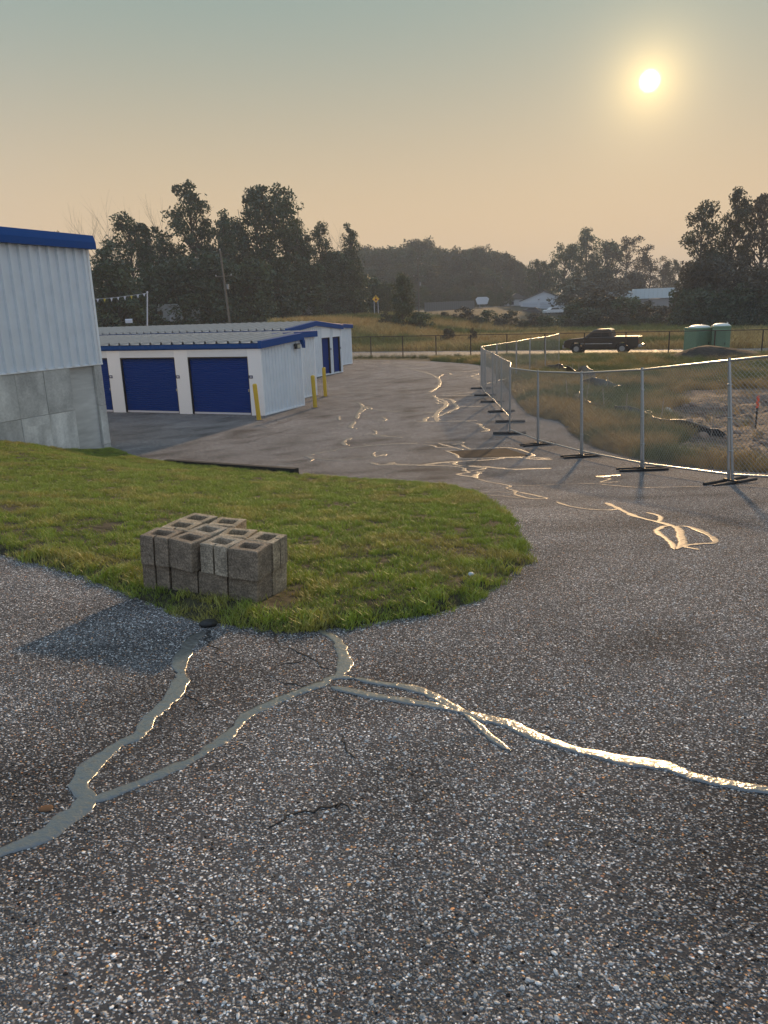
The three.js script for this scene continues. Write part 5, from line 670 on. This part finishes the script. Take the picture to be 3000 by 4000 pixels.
const RIGHT = [
  ['round', 0, 1165, 560, 250, 1.0, 'mid', 'rounded tree above the left end of the white garage'], ['round', 1, 1222, 528, 245, 0.9, 'mid', 'dark rounded tree behind the right end of the white garage'], ['cottonB', 0, 1268, 492, 250, 0.9, 'mid', 'taller pointed tree in the clump right of the garage'], ['round', 1, 1310, 520, 248, 0.85, 'mid', 'broad tree in the middle of the clump right of the garage'], ['spread', 0, 1352, 512, 235, 1.0, 'brown', 'open spreading tree with drooping limbs right of the garage'], ['spread', 1, 1405, 545, 238, 0.9, 'brown', 'lower spreading tree left of the hazy gap'], ['round', 0, 1450, 560, 250, 0.7, 'olive', 'pale small tree at the right end of the clump'], ['low', 0, 1290, 580, 230, 1.2, 'olive', 'low leafy tree under the clump'], ['low', 1, 1375, 590, 228, 1.2, 'brown', 'low brownish tree under the spreading trees'],
  ['cottonB', 1, 1525, 432, 128, 0.85, 'olive', 'left tall tree of the group at the right edge'], ['cotton', 0, 1592, 408, 132, 0.8, 'olive', 'tall dense tree in the group at the right edge'], ['cotton', 1, 1655, 410, 130, 0.85, 'brown', 'tall tree cut by the right edge of view'], ['low', 0, 1500, 560, 124, 0.9, 'brown', 'lower tree at the left foot of the right edge group'], ['low', 1, 1580, 560, 122, 1.2, 'brown', 'lower tree at the foot of the right edge group'], ['low', 0, 1655, 570, 120, 1.2, 'brown', 'lower tree at the right edge above the field'], ['low', 1, 1535, 540, 134, 1.0, 'olive', 'leafy tree filling in behind the right edge group']];
for (const [k, v, px, py, r, sx, lv, label] of RIGHT) { const [a, e] = bearing(px, py); tree(k, v, a, r, e, null, sx, lv, label, px < 1480 ? 'trees behind the garage' : 'trees at the right edge of the field'); }
{ // the young tree in the field with the bushes at its foot
  const [a, e] = bearing(868, 592); tree('low', 1, a, 112, e, null, 0.75, 'pale', 'young bushy tree standing alone in the field by the road', 'field trees'); const [a2, e2] = bearing(822, 608); tree('low', 0, a2 + 0.5, 152, e2, null, 0.8, 'pale', 'small pale tree right beside the yellow warning sign', 'field trees');
  const SH = [[905, 672, 112, 'bush at the right foot of the young field tree'], [832, 676, 113, 'bush at the left foot of the young field tree'], [968, 707, 92, 'small round brown bush alone in the dry field'], [1020, 710, 92, 'tiny sparse bush right of the small brown bush'], [960, 672, 138, 'bush at the left end of the long hedge'], [1005, 664, 138, 'brownish bush second from left in the long hedge'], [1055, 668, 136, 'bush in the hedge below the distant pole'], [1105, 672, 136, 'bush in the hedge left below the garage'], [1155, 675, 134, 'bush in the hedge right below the garage'], [1238, 658, 138, 'taller bush right of the garage front'], [1268, 640, 140, 'tall leafy bush right beside the garage'], [1295, 632, 140, 'broad green bush in the middle of the hedge'], [1345, 640, 138, 'green bush below the spreading trees'], [1395, 655, 136, 'green bush left of the metal shed'], [1440, 660, 134, 'bush in front of the metal shed'], [1480, 655, 132, 'bush at the right end of the hedge'], [1270, 665, 132, 'low bush in front of the broad green bush'], [1330, 670, 130, 'low bush in front of the hedge below the shed'], [1180, 680, 131, 'low bush in the hedge before the white car'], [1030, 682, 132, 'low bush at the front left of the hedge'], [1080, 685, 131, 'low brown bush in front of the hedge'], [1420, 680, 129, 'low bush at the front right of the hedge'], [1130, 690, 130, 'lowest bush at the field edge below the garage'], [1230, 688, 129, 'lowest bush at the field edge right of the garage'], [1370, 690, 127, 'lowest bush at the field edge below the metal shed'], [1262, 605, 205, 'tall bush against the garage side wall'], [1310, 600, 200, 'leafy bush between the garage and the shed'], [1210, 770, 47, 'x']];
  SH.slice(0, 27).forEach(([px, py, r, label], i) => { const [a, e] = bearing(px, py); tree('shrub', i % 2, a, r, e, null, i === 2 ? 0.9 : i === 3 ? 0.6 : 1.35, i === 2 || i === 3 || i === 5 ? 'brown' : ['mid', 'olive', 'brown'][i % 3], label, 'bushes in and around the field', 'shrub'); });
}
[[232, 405, 116, 17, 'bare dead tree with thin upright branches above the tall building'], [175, 452, 114, 18, 'smaller bare dead tree leaning left above the roof corner'], [348, 408, 128, 19, 'bare dead tree left of the broad cottonwood'], [712, 472, 150, 20, 'bare dead poplar right of the pointed tree'], [752, 470, 156, 21, 'bare dead poplar at the right end of the tree line'], [648, 482, 150, 22, 'thin bare tree right of the tallest cottonwoods']].forEach(([px, py, r, seed, label]) => { const [a, e] = bearing(px, py), [x, z] = az(a, r), y = land(x, z), H = EYE + r * Math.tan(e * D2R) - y, t = thing('bare_tree', label, 'tree', [x, y, z], seed, 'bare dead trees in the tree line'); part('trunk', deadGeo(seed, H), deadMat, t); });
// far wood on the rise, and undergrowth too dense to count
{
  const rng = rngOf(55), Mx = new THREE.Matrix4(), q = new THREE.Quaternion(), Y = new THREE.Vector3(0, 1, 0); const lists = { a: [], b: [] };
  const crest = [[740, 540], [790, 528], [830, 530], [880, 524], [910, 514], [935, 530], [960, 540], [1000, 535], [1040, 530], [1080, 540], [1115, 560], [1150, 585], [1190, 590]];
  const crestY = (px) => { let i = 0; while (i < crest.length - 2 && crest[i + 1][0] < px) i++; return lerp(crest[i][1], crest[i + 1][1], clamp((px - crest[i][0]) / (crest[i + 1][0] - crest[i][0]), 0, 1)); };
  const add = (px, py, r, kind) => { const [a, e] = bearing(px, py), [x, z] = az(a, r), top = EYE + r * Math.tan(e * D2R), b = land(x, z), s = Math.max(0.25, (top - b) / (K.round.H * 1.02)); q.setFromAxisAngle(Y, rng() * 6.28); lists[kind].push(new THREE.Matrix4().compose(new THREE.Vector3(x, b - 0.2, z), q.clone(), new THREE.Vector3(s * (0.75 + 0.3 * rng()), s, s * (0.75 + 0.3 * rng())))); };
  for (let i = 0; i < 46; i++) { const px = 735 + 455 * i / 45; add(px, crestY(px) + 14 * rng(), 300 + 20 * rng(), i % 2 ? 'a' : 'b'); }
  for (let i = 0; i < 40; i++) { const px = 770 + 400 * i / 39; add(px, crestY(px) + 45 + 30 * rng(), 262 + 20 * rng(), i % 2 ? 'a' : 'b'); }
  for (let i = 0; i < 30; i++) { const px = 800 + 300 * i / 29; add(px, 615 + 20 * rng(), 222 + 16 * rng(), i % 2 ? 'a' : 'b'); }
  for (const [k, v] of [['a', 0], ['b', 1]]) { const im = new THREE.InstancedMesh(protos.round[v].crown, k === 'a' ? leaves.mid : leaves.olive, lists[k].length); lists[k].forEach((m, i) => im.setMatrixAt(i, m)); im.name = numbered('far_wood'); im.userData.kind = 'stuff'; tag(im, k === 'a' ? 'dense far wood covering the rise in the middle distance' : 'lighter trees mixed through the far wood on the rise', 'wood'); scene.add(im); }
  const under = []; for (let i = 0; i < 150; i++) { const px = 120 + 680 * rng(), r0 = lerp(112, 158, clamp((px - 300) / 480, 0, 1)), r = r0 + 18 * rng(), [a] = bearing(px, 700), [x, z] = az(a, r), s = 1.0 + 1.2 * rng(); q.setFromAxisAngle(Y, rng() * 6.28); under.push(new THREE.Matrix4().compose(new THREE.Vector3(x, land(x, z) - 0.3, z), q.clone(), new THREE.Vector3(s, s, s))); }
  for (let i = 0; i < 60; i++) { const px = 1490 + 230 * rng(), r = 118 + 14 * rng(), [a] = bearing(px, 700), [x, z] = az(a, r), s = 0.8 + 0.9 * rng(); q.setFromAxisAngle(Y, rng() * 6.28); under.push(new THREE.Matrix4().compose(new THREE.Vector3(x, land(x, z) - 0.3, z), q.clone(), new THREE.Vector3(s, s, s))); }
  const im = new THREE.InstancedMesh(protos.shrub[0].crown, leaves.deep, under.length); under.forEach((m, i) => im.setMatrixAt(i, m)); im.name = 'undergrowth'; im.userData.kind = 'stuff'; tag(im, 'dark undergrowth filling the foot of the tree lines', 'undergrowth'); scene.add(im);
}
scene.traverse((o) => { if (o.isMesh) { o.castShadow = true; o.receiveShadow = true; } });
renderer.render(scene, camera);
